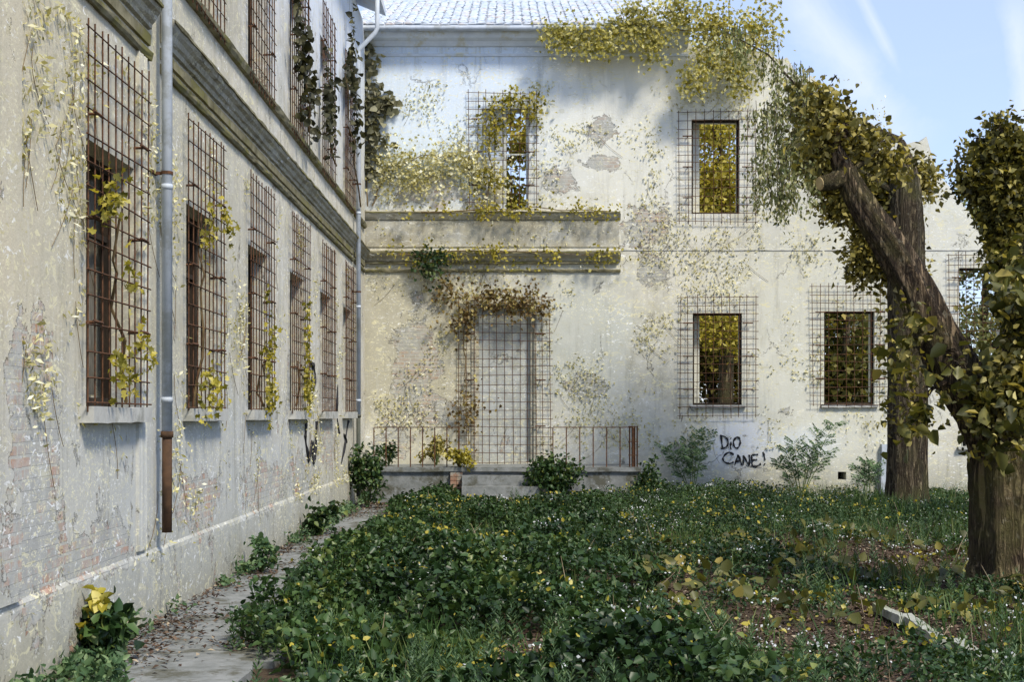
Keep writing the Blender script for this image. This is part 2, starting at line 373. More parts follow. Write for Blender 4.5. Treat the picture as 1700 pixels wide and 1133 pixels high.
M['cut'] = m_basic('cut_wood', (.45,.33,.15), (.58,.45,.24), 12, .8)
M['stem'] = m_basic('vine_stem', (.10,.07,.035), (.20,.14,.07), 10, .9)
M['gstem'] = m_basic('green_stem', (.08,.12,.03), (.14,.18,.06), 10, .8)
YG = [(0,(.13,.13,.02)),(.4,(.36,.32,.04)),(.75,(.62,.52,.07)),(1,(.80,.72,.26))]
M['l_yellow'] = m_leaf('autumn_yellow_leaf', YG, .45)
M['l_dark'] = m_leaf('dark_tree_leaf', [(0,(.045,.045,.014)),(.5,(.15,.14,.03)),(.85,(.34,.29,.06)),(1,(.60,.52,.17))], .35)
M['l_olive'] = m_leaf('olive_brown_leaf', [(0,(.055,.05,.014)),(.4,(.19,.17,.04)),(.8,(.46,.38,.09)),(1,(.70,.62,.26))], .35)
M['l_big'] = m_leaf('broad_olive_leaf', [(0,(.05,.055,.014)),(.6,(.14,.145,.035)),(.92,(.25,.23,.06)),(1,(.48,.38,.10))], .35, .45)
M['l_droop'] = m_leaf('drooping_green_leaf', [(0,(.12,.15,.05)),(.5,(.28,.30,.12)),(1,(.62,.58,.30))], .35)
M['l_pale'] = m_leaf('pale_vine_leaf', [(0,(.34,.31,.10)),(.35,(.62,.57,.28)),(.7,(.84,.80,.50)),(1,(.92,.92,.80))], .3)
M['l_grey'] = m_leaf('grey_olive_leaf', [(0,(.10,.10,.05)),(.6,(.22,.21,.13)),(1,(.34,.33,.22))], .3)
M['l_sil'] = m_leaf('silhouette_leaf', [(0,(.02,.022,.01)),(.7,(.06,.06,.028)),(1,(.16,.15,.07))], .25)  # silhouette darkness put into the leaf colour
M['l_sunny'] = m_leaf('sunny_yellow_leaf', [(0,(.22,.21,.04)),(.35,(.48,.43,.09)),(.7,(.74,.68,.26)),(1,(.90,.86,.55))], .45)
M['l_brown'] = m_leaf('brown_dry_leaf', [(0,(.10,.06,.02)),(.5,(.20,.13,.045)),(.85,(.38,.30,.10)),(1,(.62,.55,.22))], .3)
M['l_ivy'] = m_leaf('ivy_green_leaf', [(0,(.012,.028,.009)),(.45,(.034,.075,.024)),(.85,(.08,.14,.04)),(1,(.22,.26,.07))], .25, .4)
M['l_weed'] = m_leaf('weed_green_leaf', [(0,(.04,.085,.035)),(.6,(.09,.17,.075)),(1,(.22,.31,.14))], .3)
M['l_grass'] = m_leaf('grass_blade', [(0,(.04,.09,.02)),(.6,(.08,.15,.035)),(1,(.22,.26,.09))], .3)
M['litter'] = m_leaf('leaf_litter', [(0,(.035,.02,.014)),(.6,(.10,.062,.042)),(.9,(.20,.14,.095)),(1,(.5,.42,.30))], .1, .8)
M['petal'] = m_leaf('white_petal', [(0,(.65,.68,.72)),(1,(.88,.9,.92))], .3)
m, t, b = newmat('earth'); p = pos(t)
c = ramp(t, noise(t, p, 1.3, 8, .7).outputs[0], [(.35,(.045,.035,.022)),(.5,(.10,.07,.045)),(.7,(.06,.075,.03))])
t.links.new(c, b.inputs['Base Color']); bump(t, b, noise(t, p, 12, 8, .75).outputs[0], .9, .05); M['earth'] = m
m, t, b = newmat('roof_tile'); p = pos(t)
c = ramp(t, noise(t, p, 3.5, 6, .7).outputs[0], [(.3,(.46,.52,.60)),(.5,(.58,.64,.72)),(.68,(.60,.52,.48))])
t.links.new(c, b.inputs['Base Color']); bump(t, b, noise(t, p, 20, 4, .7).outputs[0], .5, .01); M['tile'] = m

# ------------------------------------------------------------------ ground
def grid_sheet(name, mat, xs, ys, zf, label=None):
    xs = np.asarray(xs); ys = np.asarray(ys); X, Y = np.meshgrid(xs, ys); Z = zf(X, Y)
    nx, ny = len(xs), len(ys)
    vs = np.stack([X, Y, Z], -1).reshape(-1, 3).tolist()
    fs = [(j*nx+i, j*nx+i+1, (j+1)*nx+i+1, (j+1)*nx+i) for j in range(ny-1) for i in range(nx-1)]
    mb = MB(); mb.add(vs, fs); return link(name, mb.mesh(name, mat, True))
def gz(X, Y):
    X = np.asarray(X, float); Y = np.asarray(Y, float)
    inn = np.clip((X+1.5)/1.5, 0, 1)*np.clip((31-Y)/2, 0, 1)*np.clip((Y-2)/3, 0, 1)*np.clip((16-X)/3, 0, 1)
    return inn*(fbm(X, Y, 4, .6)-.45)*.22
xs = np.concatenate([[-400,-120,-40,-12], np.arange(-4, 16, .2), [18,24,40,120,400]])
ys = np.concatenate([[-200,-60,-10], np.arange(2, 34, .2), [36,44,60,120,500]])
g = grid_sheet('ground', M['earth'], xs, ys, gz); tag(g, kind='structure')
# concrete walk along the side wing, broken slabs
mb = MB(); y = 5.0
while y < 30.3:
    ln = random.uniform(1.1, 2.6); e = -1.75-.22*math.sin(y*.5)-.02*y+random.uniform(-.15, .15)
    e2 = e+random.uniform(-.15, .15); n = 8
    top = [(-3.329, y+.012), (e, y+.012)]
    pts = [(-3.329, y+.015)]+[(-3.3+(e+3.3)*k/4, y+.015+random.uniform(0, .03)) for k in range(1, 5)]
    pts += [(e+(e2-e)*k/5+random.uniform(-.05, .05), y+ln*k/5) for k in range(1, 5)]
    pts += [(e2-(e2+3.3)*k/4, y+ln-.015-random.uniform(0, .03)) for k in range(0, 4)]+[(-3.329, y+ln-.015)]
    z = .05+random.uniform(-.02, .02); k = len(pts)
    mb.add([(a, b_, z) for a, b_ in pts]+[(a, b_, -.1) for a, b_ in pts], [tuple(range(k))]+[(i, i+k, (i+1) % k+k, (i+1) % k) for i in range(k)])
    y += ln
tag(link('path', mb.mesh('path', M['conc'])), kind='structure')

# ------------------------------------------------------------------ wall builder
def wall_holes(mb, u0, u1, z0, z1, holes, d0, d1, put, top=None, fine=None, m=0):
    """put(u, d, z) -> xyz; d0 outer, d1 inner. top(u): broken top."""
    us = {u0, u1}; zs = {z0, z1}
    for (a, b_, c, d) in holes: us |= {a, b_}; zs |= {c, d}
    if fine: us |= set(np.arange(fine[0], fine[1], fine[2]).tolist())
    us = sorted(u for u in us if u0 <= u <= u1); zs = sorted(z for z in zs if z0 <= z <= z1)
    T = {u: (top(u) if top else z1) for u in us}
    def inh(u, z): return any(a < u < b_ and c < z < d for (a, b_, c, d) in holes)
    def Q(u, d, z, flip=False): return put(u, d, z)
    for i in range(len(us)-1):
        a, b_ = us[i], us[i+1]; ta, tb = T[a], T[b_]
        for j in range(len(zs)-1):
            c, d = zs[j], zs[j+1]
            if inh((a+b_)/2, (c+d)/2): continue
            ca, cb, da, db = min(c, ta), min(c, tb), min(d, ta), min(d, tb)
            if da-ca < 1e-5 and db-cb < 1e-5: continue
            vs = [(a, ca), (b_, cb), (b_, db), (a, da)]
            keep = [v for k, v in enumerate(vs) if k == 0 or math.hypot(v[0]-vs[k-1][0], v[1]-vs[k-1][1]) > 1e-6]
            if math.hypot(keep[0][0]-keep[-1][0], keep[0][1]-keep[-1][1]) < 1e-6: keep.pop()
            n = len(keep)
            mb.add([Q(u, d0, z) for u, z in keep], [tuple(range(n))], m)
            mb.add([Q(u, d1, z) for u, z in keep], [tuple(range(n-1, -1, -1))], m)
        mb.add([Q(a, d0, ta), Q(b_, d0, tb), Q(b_, d1, tb), Q(a, d1, ta)], [(0, 1, 2, 3)], m)
    for (a, b_, c, d) in holes:
        d = min(d, z1)
        mb.add([Q(a, d0, c), Q(a, d0, d), Q(b_, d0, d), Q(b_, d0, c), Q(a, d1, c), Q(a, d1, d), Q(b_, d1, d), Q(b_, d1, c)],
               [(0, 1, 5, 4), (1, 2, 6, 5), (2, 3, 7, 6), (3, 0, 4, 7)], m)
    for u in (u0, u1):
        mb.add([Q(u, d0, z0), Q(u, d0, T[u]), Q(u, d1, T[u]), Q(u, d1, z0)], [(0, 1, 2, 3)], m)

# ------------------------------------------------------------------ window pieces (local: x across, y into the wall, z up)
def grille_mesh(w, h, nx, ny, seed, lean=.0, anchors=True):
    rd = random.Random(seed); mb = MB()
    for i in range(nx):
        x = -w/2+w*i/(nx-1)+rd.uniform(-.014, .014); l_ = rd.uniform(-.02, .02)+lean
        mb.bar((x+l_, -.07, -.06+rd.uniform(-.03, .03)), (x-l_, -.07+rd.uniform(-.01, .01), h+.06+rd.uniform(-.04, .04)), .0075)
    for j in range(ny):
        z = h*j/(ny-1)+rd.uniform(-.014, .014); a = rd.uniform(-.022, .022)
        mb.bar((-w/2-.06, -.083, z-a), (w/2+.06, -.083+rd.uniform(-.008, .008), z+a), .007)
    if anchors:
        for s in (-1, 1):
            for z in (h*.22, h*.5, h*.78):
                x = s*w*.39
                mb.bar((x-.12, -.095, z), (x+.12, -.095, z), .014); mb.bar((x, -.095, z), (x, .05, z), .012)
    return mb.mesh('grille', M['rust'])
def frame_mesh(w, h, yd, mat, t=.07, mull=True, cross=()):
    mb = MB()
    mb.box(-w/2, -w/2+t, yd, yd+.07, 0, h); mb.box(w/2-t, w/2, yd, yd+.07, 0, h)
    mb.box(-w/2+t, w/2-t, yd, yd+.07, h-t, h); mb.box(-w/2+t, w/2-t, yd, yd+.07, 0, t)
    if mull: mb.box(-t*.6, t*.6, yd+.005, yd+.065, t, h-t)
    for z in cross: mb.box(-w/2+t, w/2-t, yd+.012, yd+.058, z, z+t*.6)
    return mb.mesh('window', mat)
def sill_mesh(w, th=.12, out=.13, mat='sill'):
    mb = MB(); mb.rough_box(-w/2, w/2, -out, .22, -th, -.003, .006, 10); return mb.mesh('sill', M[mat])
def leaf_shutter(x0, hinge, wd, h, ang, mat, broken=0.0):
    """boarded casement leaf hinged at x=hinge, swung inwards by ang"""
    mb = MB(); s = 1 if hinge < 0 else -1; ca, sa = math.cos(ang), math.sin(ang)
    nb = 4
    def T(u, v, z): return (hinge+s*u*ca, x0+u*sa+v*ca, z)
    def bx(u0, u1, v0, v1, z0, z1):
        vs = [T(u, v, z) for z in (z0, z1) for u, v in ((u0, v0), (u1, v0), (u1, v1), (u0, v1))]
        mb.add(vs, [(0,3,2,1),(4,5,6,7),(0,1,5,4),(1,2,6,5),(2,3,7,6),(3,0,4,7)])
    for i in range(nb):
        if random.random() < broken: continue
        bx(wd*i/nb+.004, wd*(i+1)/nb-.004, 0, .025, .03, h-.03-random.uniform(0, .02))
    for z in (.15, h*.5, h-.3): bx(.02, wd-.02, .028, .06, z, z+.1)
    return mb.mesh('shutter', mat)

# ------------------------------------------------------------------ SIDE WING (left, runs away from the camera)
XW = -3.33
side = empty('building', (XW-3, 18, 0), 'long two storey side wing on the left with peeling grey plaster and rusty window grilles', 'building')
starts = [.001395, .001835, .002262, .00274, .003175, .00360]
cents = [(.0014+.00044*i+.000115)*F*3.33 for i in range(6)]
cents = [11.35+3.31*i for i in range(6)]
OW, OH, OZ = 1.36, 2.12, 2.05
UZ, UH = 6.46, 2.25
holes = [(c-OW/2, c+OW/2, OZ, OZ+OH) for c in cents]+[(c-OW/2, c+OW/2, UZ, UZ+UH) for c in cents]
ZTOP = 11.0
mb = MB()
wall_holes(mb, 3.0, 31.3, .0, ZTOP, holes, 0, .5, lambda u, d, z: (XW-d, u, z))
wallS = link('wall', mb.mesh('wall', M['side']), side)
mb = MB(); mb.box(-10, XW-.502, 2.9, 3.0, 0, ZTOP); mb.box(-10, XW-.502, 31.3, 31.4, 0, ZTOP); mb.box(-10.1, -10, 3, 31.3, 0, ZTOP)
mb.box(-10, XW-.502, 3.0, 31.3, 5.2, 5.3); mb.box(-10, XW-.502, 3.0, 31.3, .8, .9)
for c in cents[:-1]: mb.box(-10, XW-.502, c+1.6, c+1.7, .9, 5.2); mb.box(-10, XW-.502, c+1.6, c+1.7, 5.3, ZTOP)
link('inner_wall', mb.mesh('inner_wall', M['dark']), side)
mb = MB(); mb.add([(XW+.55, 2.5, ZTOP+.003), (XW+.55, 30.6, ZTOP+.003), (-6.7, 30.6, ZTOP+1.6), (-6.7, 2.5, ZTOP+1.6), (-10.4, 2.5, ZTOP+.003), (-10.4, 30.6, ZTOP+.003),
                   (XW+.55, 2.5, ZTOP+.15), (XW+.55, 30.6, ZTOP+.15), (-6.7, 30.6, ZTOP+1.75), (-6.7, 2.5, ZTOP+1.75), (-10.4, 2.5, ZTOP+.15), (-10.4, 30.6, ZTOP+.15)],
    [(0,1,2,3),(3,2,5,4),(6,9,8,7),(9,10,11,8),(0,6,7,1),(4,5,11,10),(0,3,9,6),(3,4,10,9),(1,7,8,2),(2,8,11,5)])
link('roof', mb.mesh('roof', M['tile']), side)
# plinth, projecting 4 cm with a sloped ledge
mb = MB()
prof = [(0, .004), (.028, .004), (.028, .66), (.022, .70), (.002, .73), (0, .73)]
def sweepY(mb, prof, y0, y1, x=XW, n=1, jit=0):
    k = len(prof); vs = []
    for i in range(n+1):
        y = y0+(y1-y0)*i/n
        vs += [(x+a+random.uniform(-jit, jit), y, z+random.uniform(-jit, jit)) for a, z in prof]
    fs = [(i*k+j, (i+1)*k+j, (i+1)*k+(j+1) % k, i*k+(j+1) % k) for i in range(n) for j in range(k)]
    fs += [tuple(range(k-1, -1, -1)), tuple(n*k+j for j in range(k))]
    mb.add(vs, fs)
sweepY(mb, [(p_[0]+.001, p_[1]) for p_ in prof], 3.0, 31.0, n=180, jit=.0035)
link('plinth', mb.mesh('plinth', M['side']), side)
# projecting end pier at the left border of the view
mb = MB(); sweepY(mb, [(.002, .735), (.05, .735), (.05, 5.2), (.002, 5.2)], 4.0, 9.13, n=20, jit=.006)
link('corner_pier', mb.mesh('corner_pier', M['side']), side)
# mouldings between the storeys
PIPE1 = 12.72; PIPE2 = 28.9
segs = [(3.0, 12.5), (12.93, PIPE2-.12), (PIPE2+.12, 31.1)]
for nm, prof, mt in (('string_course', [(.001,5.25),(.035,5.25),(.05,5.28),(.05,5.32),(.001,5.34)], 'mould'),
                     ('cornice', [(.001,5.54),(.035,5.55),(.045,5.59),(.07,5.61),(.085,5.66),(.12,5.69),(.135,5.73),(.135,5.77),(.10,5.79),(.001,5.86)], 'trim_side'),
                     ('sill_course', [(.001,6.26),(.05,6.27),(.07,6.31),(.08,6.36),(.03,6.38),(.001,6.41)], 'mould')):
    mb = MB()
    for a, b_ in segs: sweepY(mb, prof, a, b_, n=int((b_-a)*4), jit=.006)
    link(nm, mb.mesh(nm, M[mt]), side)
mb = MB()
for a, b_ in segs: sweepY(mb, [(.001,5.385),(.03,5.39),(.03,5.49),(.001,5.495)], a, b_, n=int((b_-a)*4), jit=.004)
for a, b_ in segs: sweepY(mb, [(.138,5.735),(.15,5.735),(.15,5.765),(.138,5.765)], a+.02, b_-.02, n=int((b_-a)*4), jit=.008)
link('frieze_band', mb.mesh('frieze_band', M['mould']), side)
# windows
GW = 1.74; GM = [grille_mesh(GW, 2.93, 10, 15, s, .012*((s % 3)-1)) for s in range(3)]
GU = [grille_mesh(GW, 2.95, 10, 15, 10+s) for s in range(2)]
FM = frame_mesh(OW, OH, .20, M['wood'], .08, True, (1.45,)); FU = frame_mesh(OW, UH, .20, M['wood'], .08, True, (1.55,))
SM = sill_mesh(OW+.34, .13, .12)
for i, c in enumerate(cents):
    w = linkat('window', FM, side, (XW, c, OZ), R(90))
    sub('grille', GM[i % 3], w).location = (0, 0, .02)
    sub('sill', SM, w)
    sh = leaf_shutter(.32, -OW/2+.08, .55, OH-.16, R([55, 62, 40, 70, 50, 15][i]), M['wood']); sub('shutter', sh, w).location = (0, 0, .08)
    sh = leaf_shutter(.32, OW/2-.08, .55, OH-.16, R([18, 30, 58, 22, 65, 40][i]), M['greywood' if i in (0, 2) else 'wood'], .1); sub('shutter', sh, w).location = (0, 0, .08)
    w = linkat('window', FU, side, (XW, c, UZ), R(90))
    sub('grille', GU[i % 2], w).location = (0, 0, -.16)
    sh = leaf_shutter(.32, -OW/2+.08, .55, UH-.16, R(45), M['wood']); sub('shutter', sh, w).location = (0, 0, .08)
# downpipes
def downpipe(Y, z0, z1, zr, brk, x=XW+.12, r=.05, lower='rust2', top_kink=False):
    mb = MB(); pts = [(x, Y, zr)]; 
    if top_kink: pts += [(x, Y, z1-1.3), (x+.02, Y, z1-1.2), (x+.36, Y, z1-.85), (x+.40, Y, z1-.75), (x+.4, Y, z1)]
    else: pts += [(x, Y, z1)]
    mb.tube(pts, [r]*len(pts), 14)
    z = zr+.3
    while z < z1-1.4: mb.tube([(x, Y, z), (x, Y, z+.05)], [r*1.09]*2, 14); z += 2.0
    pp = link('downpipe', mb.mesh('downpipe', M['zinc'], True), side)
    for bz in brk:
        mb = MB(); mb.tube([(x, Y, bz), (x, Y, bz+.03)], [r*1.16]*2, 12); mb.box(XW-.05, x, Y-.012, Y+.012, bz, bz+.03); mb.box(XW+.002, XW+.02, Y-.16, Y+.05, bz, bz+.03)
        sub('bracket', mb.mesh('bracket', M['rust']), pp)
    mb = MB(); mb.tube([(x, Y, z0), (x, Y, zr+.003)], [r*.92, r*.95], 12, jit=.03)
    mb.tube([(x, Y, zr-.03), (x, Y, zr+.03)], [r*1.2]*2, 12)
    sub('pipe_foot', mb.mesh('pipe_foot', M[lower], True), pp, 'rusty brown lower length of the downpipe' if lower == 'rust2' else 'black cast iron lower length of the downpipe')
    return pp
downpipe(PIPE1, .88, 10.9, 1.80, [4.24, 8.0])
downpipe(PIPE2, .25, 11.0, 1.97, [4.6, 6.9], lower='iron', top_kink=True)
mb = MB(); sweepY(mb, [(.002, .76), (.03, .76), (.03, 5.24), (.002, 5.24)], PIPE1-.62, PIPE1-.36, n=20, jit=.004)
link('pilaster_strip', mb.mesh('pilaster_strip', M['side']), side)
# scribbles
def stroke(mb, pts, put, r, n=6):
    P_ = [Vector(put(*p)) for p in pts]
    out = []
    for i in range(len(P_)-1):
        p0 = P_[max(i-1, 0)]; p1 = P_[i]; p2 = P_[i+1]; p3 = P_[min(i+2, len(P_)-1)]
        for k in range(5):
            q = k/5; out.append(.5*((2*p1)+(p2-p0)*q+(2*p0-5*p1+4*p2-p3)*q*q+(3*p1-p0-3*p2+p3)*q**3))
    out.append(P_[-1]); mb.tube(out, [r*(1+.35*math.sin(i*.9+len(out)))*random.uniform(.8, 1.15) for i in range(len(out))], n)
putS = lambda px, py: (XW+.004, uY(px), zL(px, py))
mb = MB()
for s in ([(512,600),(518,612),(515,640),(510,660),(508,640),(511,612),(516,604)],[(519,605),(522,625),(518,655),(513,680),(510,686)],
          [(505,722),(508,745),(512,768),(515,740),(517,735)],[(517,735),(519,770),(523,745),(524,700),(523,730),(521,765)],[(507,690),(506,720),(509,752)],
          ):
    stroke(mb, s, putS, .03)
link('graffiti', mb.mesh('graffiti', M['paint']), side, 'black looping scrawl sprayed on the far end of the side wing wall')
mb = MB()
for s in ([(566,770),(572,735),(577,700)],[(570,722),(575,735)],[(560,640),(558,680),(562,720)]): stroke(mb, s, putS, .03)
link('graffiti', mb.mesh('graffiti', M['paint']), side, 'thin black slashes sprayed near the corner')

# ------------------------------------------------------------------ REAR WING (faces the camera)
YR = 31.5
rear = empty('building', (4.5, YR+1, 0), 'pale rear wing with gutted windows, walled up door and a broken sloping top right edge', 'building')
topP = [(605,62),(1142,62),(1150,80),(1285,84),(1318,118),(1345,128),(1392,178),(1425,196),(1470,232),(1540,240),(1556,286),(1590,335),(1636,402),(1645,440),(1700,452),(1900,470)]
def topz(u):
    px = u/K+CX; xs_ = [a for a, _ in topP]; ys_ = [b_ for _, b_ in topP]
    y = float(np.interp(px, xs_, ys_))
    j = (float(vnoise(u, 0, 3, 3.1))-.5)*.3+(float(vnoise(u, 5, 6, 9))-.5)*.14 if px > 1150 else 0
    if 1150 < px < 1285: j *= .25
    return zR(y)+j
rw = lambda a, b_, c, d: (xR(a), xR(b_), zR(d), zR(c))
H_up = rw(1148,1228,198,355); H_lo1 = rw(1150,1232,520,673); H_lo2 = rw(1368,1452,517,672); H_far = rw(1592,1668,445,600)
H_mid = rw(800,877,180,350); H_vent = rw(1391,1405,784,797); H_bas = rw(1596,1640,702,742)
H_fu = rw(1800,1880,520,660); H_door = rw(790,886,506,768)
mb = MB()
wall_holes(mb, xR(607)-.4, xR(1900), 0, 10.9, [H_up, H_lo1, H_lo2, H_far, H_mid, H_vent, H_bas, H_door], 0, .55, lambda u, d, z: (u, YR+d, z),
           top=topz, fine=(xR(1146), xR(1899), .09))
wallR = link('wall', mb.mesh('wall', M['rear']), rear)
# remaining inner walls: partition under the roofed part, low back wall
mb = MB(); mb.box(xR(1138), xR(1138)+.4, YR+.552, 38.5, 0, 10.7); mb.box(-3.7, xR(1138)-.002, 38.1, 38.5, 0, 7.2)
mb.box(-3.7, xR(1138)-.002, YR+.552, 38.098, 6.2, 6.4)
link('inner_wall', mb.mesh('inner_wall', M['rear']), rear)
# storey bands
def sweepX(mb, prof, x0, x1, n=1, jit=0, y=YR):
    k = len(prof); vs = []
    for i in range(n+1):
        x = x0+(x1-x0)*i/n; vs += [(x, y-a+random.uniform(-jit, jit), z+random.uniform(-jit, jit)) for a, z in prof]
    fs = [(i*k+(j+1) % k, (i+1)*k+(j+1) % k, (i+1)*k+j, i*k+j) for i in range(n) for j in range(k)]
    fs += [tuple(range(k)), tuple(n*k+j for j in range(k-1, -1, -1))]
    mb.add(vs, fs)
x0, x1 = xR(607)-.02, xR(1030)
for nm, prof, mt in (('sill_course', [(.001,6.52),(.05,6.53),(.10,6.60),(.13,6.66),(.13,6.71),(.04,6.73),(.001,6.76)], 'trim'),
                     ('cornice', [(.001,5.55),(.06,5.56),(.10,5.63),(.18,5.68),(.20,5.72),(.20,5.79),(.10,5.82),(.001,5.86)], 'trim'),
                     ('string_course', [(.001,5.31),(.04,5.31),(.05,5.34),(.04,5.375),(.001,5.38)], 'mould')):
    mb = MB(); sweepX(mb, prof, x0, x1, 60, .008); link(nm, mb.mesh(nm, M[mt]), rear)
mb = MB(); sweepX(mb, [(.132,6.665),(.145,6.67),(.145,6.70),(.132,6.705)], x0, x1-.02, 60, .006)
sweepX(mb, [(.06,5.50),(.075,5.505),(.07,5.548),(.06,5.548)], x0, x1-.05, 60, .006)
sweepX(mb, [(.203,5.725),(.215,5.73),(.215,5.77),(.203,5.775)], x0, x1-.02, 60, .01)
link('moss_line', mb.mesh('moss_line', M['mould']), rear)
mb = MB(); sweepX(mb, [(.001,5.805),(.012,5.807),(.012,5.83),(.001,5.835)], x1+.003, xR(1895), 80, .002)
link('string_course', mb.mesh('string_course', M['sill']), rear)
# projecting bay of the left part: slim pilaster edge
mb = MB(); sweepX(mb, [(.001,5.9),(.03,5.9),(.03,6.5),(.001,6.5)], x0, xR(1028), 20, .002)
link('frieze_band', mb.mesh('frieze_band', M['trim']), rear)
# eaves and roof
mb = MB(); ex0, ex1 = xR(607)-.35, xR(1142)
sweepX(mb, [(.001,10.33),(.03,10.33),(.03,10.39),(.001,10.4)], ex0, ex1, 30, .002)
sweepX(mb, [(.001,10.55),(.06,10.56),(.12,10.66),(.28,10.70),(.34,10.80),(.36,10.86),(.001,10.895)], ex0, ex1, 30, .003)
link('eaves_cornice', mb.mesh('eaves_cornice', M['eave']), rear)
mb = MB(); n = 15
gp = [(ex0+(ex1-ex0)*i/30, YR-.47+.004*math.sin(i), 10.86) for i in range(31)]
mb.tube(gp, [.065]*31, 10); link('gutter', mb.mesh('gutter', M['zinc'], True), rear)
# curved roof tiles, courses overlapping
mb = MB(); rows = 18; per = .21; cols = int((ex1-ex0)/per)
for r_ in range(rows):
    ya = YR-.5+r_*.31; za = 10.90+r_*.125
    for c_ in range(cols):
        xc = ex0+per*(c_+.5)+random.uniform(-.012, .012); dz = random.uniform(-.01, .012); vs = []
        for (yy, zz, rr) in ((ya-.02, za+.02+dz, .102), (ya+.36, za+.14+dz, .090)):
            for k in range(6):
                a = math.pi*k/5; vs.append((xc+math.cos(a)*rr, yy+random.uniform(-.008,.008), zz+math.sin(a)*rr*.5+.015))
        mb.add(vs, [(k, k+1, k+7, k+6) for k in range(5)]+[(0, 5, 4, 3, 2, 1)])
    mb.box(ex0, ex1, ya, ya+.33, za-.05+.0001*r_, za+.035)
mb.tube([(ex0, YR+5.0, 13.14), (ex1, YR+5.0, 13.14)], [.12, .12], 10)
mb.box(ex0, ex1, YR+5.0, YR+7.2, 11.6, 11.7)
link('roof', mb.mesh('roof', M['tile'], False), rear)
# windows
def rwin(h, frame, gw, gh, goff, nx, ny, seed, sillm=True, mat='wood', lab=None, mull=False, cross=()):
    wd = h[1]-h[0]; ht = h[3]-h[2]
    w = linkat('window', frame_mesh(wd, ht, .12, M[mat], .05, mull, cross), rear, ((h[0]+h[1])/2, YR, h[2]), 0, lab)
    g_ = sub('grille', grille_mesh(gw, gh, nx, ny, seed), w); g_.location = goff
    if sillm: sub('sill', sill_mesh(wd+.14, .07, .07), w)
    return w
g = 14*K
rwin(H_up, 1, 9*g, 13*g, (.03, 0, -.20), 10, 14, 21, False)
rwin(H_lo1, 1, 9*g, 14*g, (0, 0, -.24), 10, 15, 22)
rwin(H_lo2, 1, 9*g, 14*g, (0, 0, .0), 10, 15, 23)
rwin(H_far, 1, 8*g, 12*g, (0, 0, .1), 9, 13, 24)
wm = rwin(H_mid, 1, 8*g, 14*g, (-.05, 0, -.02), 9, 15, 25, False, 'whitewood', None, True, (1.32,))
mb = MB(); wd = (H_mid[1]-H_mid[0]); mb.box(-wd/2+.055, -.035, .14, .165, .055, 1.30); mb.box(-wd/2+.055, -.035, .142, .163, 1.37, H_mid[3]-H_mid[2]-.055); 
sub('shutter', mb.mesh('shutter', M['eave']), wm, 'closed pale board in the left half of the window')
mb = MB()
for i in range(7): mb.bar((-.28+.093*i, .03, .0), (-.28+.093*i, .03, .55), .008)
mb.bar((-.3, .03, .28), (.3, .03, .28), .008)
wb = linkat('basement_window', mb.mesh('basement_window', M['whitewood']), rear, ((H_bas[0]+H_bas[1])/2, YR, H_bas[2]))
sub('sill', sill_mesh(.8, .07, .1), wb)
# dark back of the basement window and the vent
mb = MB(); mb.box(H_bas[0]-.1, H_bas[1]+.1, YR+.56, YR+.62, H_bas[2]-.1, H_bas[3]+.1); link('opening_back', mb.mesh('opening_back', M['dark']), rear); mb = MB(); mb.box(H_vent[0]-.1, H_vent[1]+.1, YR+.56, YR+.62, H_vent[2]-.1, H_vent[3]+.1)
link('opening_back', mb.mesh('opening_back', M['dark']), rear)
# walled up door with jambs and mesh
dw = H_door[1]-H_door[0]; dc = (H_door[0]+H_door[1])/2; dz = H_door[2]
mb = MB(); mb.box(-dw/2, dw/2, .16, .3, 0, H_door[3]-dz)
dr = linkat('door', mb.mesh('door', M['bricked']), rear, (dc, YR, dz), 0, 'doorway closed with plastered masonry behind a steel mesh')
mb = MB(); mb.box(-dw/2-.10, -dw/2-.001, -.035, .0-.001, 0, H_door[3]-dz+.12); mb.box(dw/2+.001, dw/2+.07, -.035, -.001, 0, H_door[3]-dz+.12)
mb.box(-dw/2, -dw/2+.07, .02, .14, 0, H_door[3]-dz-.001); mb.box(dw/2-.07, dw/2, .02, .14, 0, H_door[3]-dz-.001)
sub('door_jamb', mb.mesh('door_jamb', M['trim']), dr)
sub('grille', grille_mesh(10.8*g, 19.5*g, 13, 20, 31, .01), dr)
# whitewash patch and the writing
mb = MB()
z7 = lambda a, c: (xR(850+a/2.833), YR-.007, zR(380+c/2.833))
for s in ([(983,972),(986,1000),(990,1032)],[(978,974),(1003,980),(1016,1000),(1013,1020),(1000,1031),(982,1036)],[(1030,1003),(1028,1020),(1029,1036)],
          [(1027,986),(1030,988)],[(1058,980),(1044,995),(1042,1015),(1052,1032),(1066,1028),(1073,1008),(1070,988),(1056,979)],
          [(1043,1064),(1022,1052),(1002,1064),(992,1082),(1000,1098),(1022,1105),(1042,1098)],
          [(1048,1112),(1056,1085),(1064,1064)],[(1064,1064),(1073,1088),(1080,1113)],[(1053,1095),(1077,1093)],
          [(1087,1113),(1088,1090),(1089,1067)],[(1089,1067),(1102,1092),(1116,1115)],[(1116,1115),(1117,1090),(1116,1064)],
          [(1126,1066),(1128,1092),(1130,1116)],[(1126,1066),(1143,1063),(1157,1063)],[(1128,1091),(1140,1088),(1152,1087)],[(1130,1117),(1150,1118),(1170,1106)],
          [(1180,1050),(1186,1068),(1189,1088)],[(1186,1106),(1189,1110)]):
    stroke(mb, s, z7, .019 if len(s) > 2 else .021)
link('graffiti', mb.mesh('graffiti', M['paint']), rear, 'black hand painted writing DiO CANE! on the pale wall')
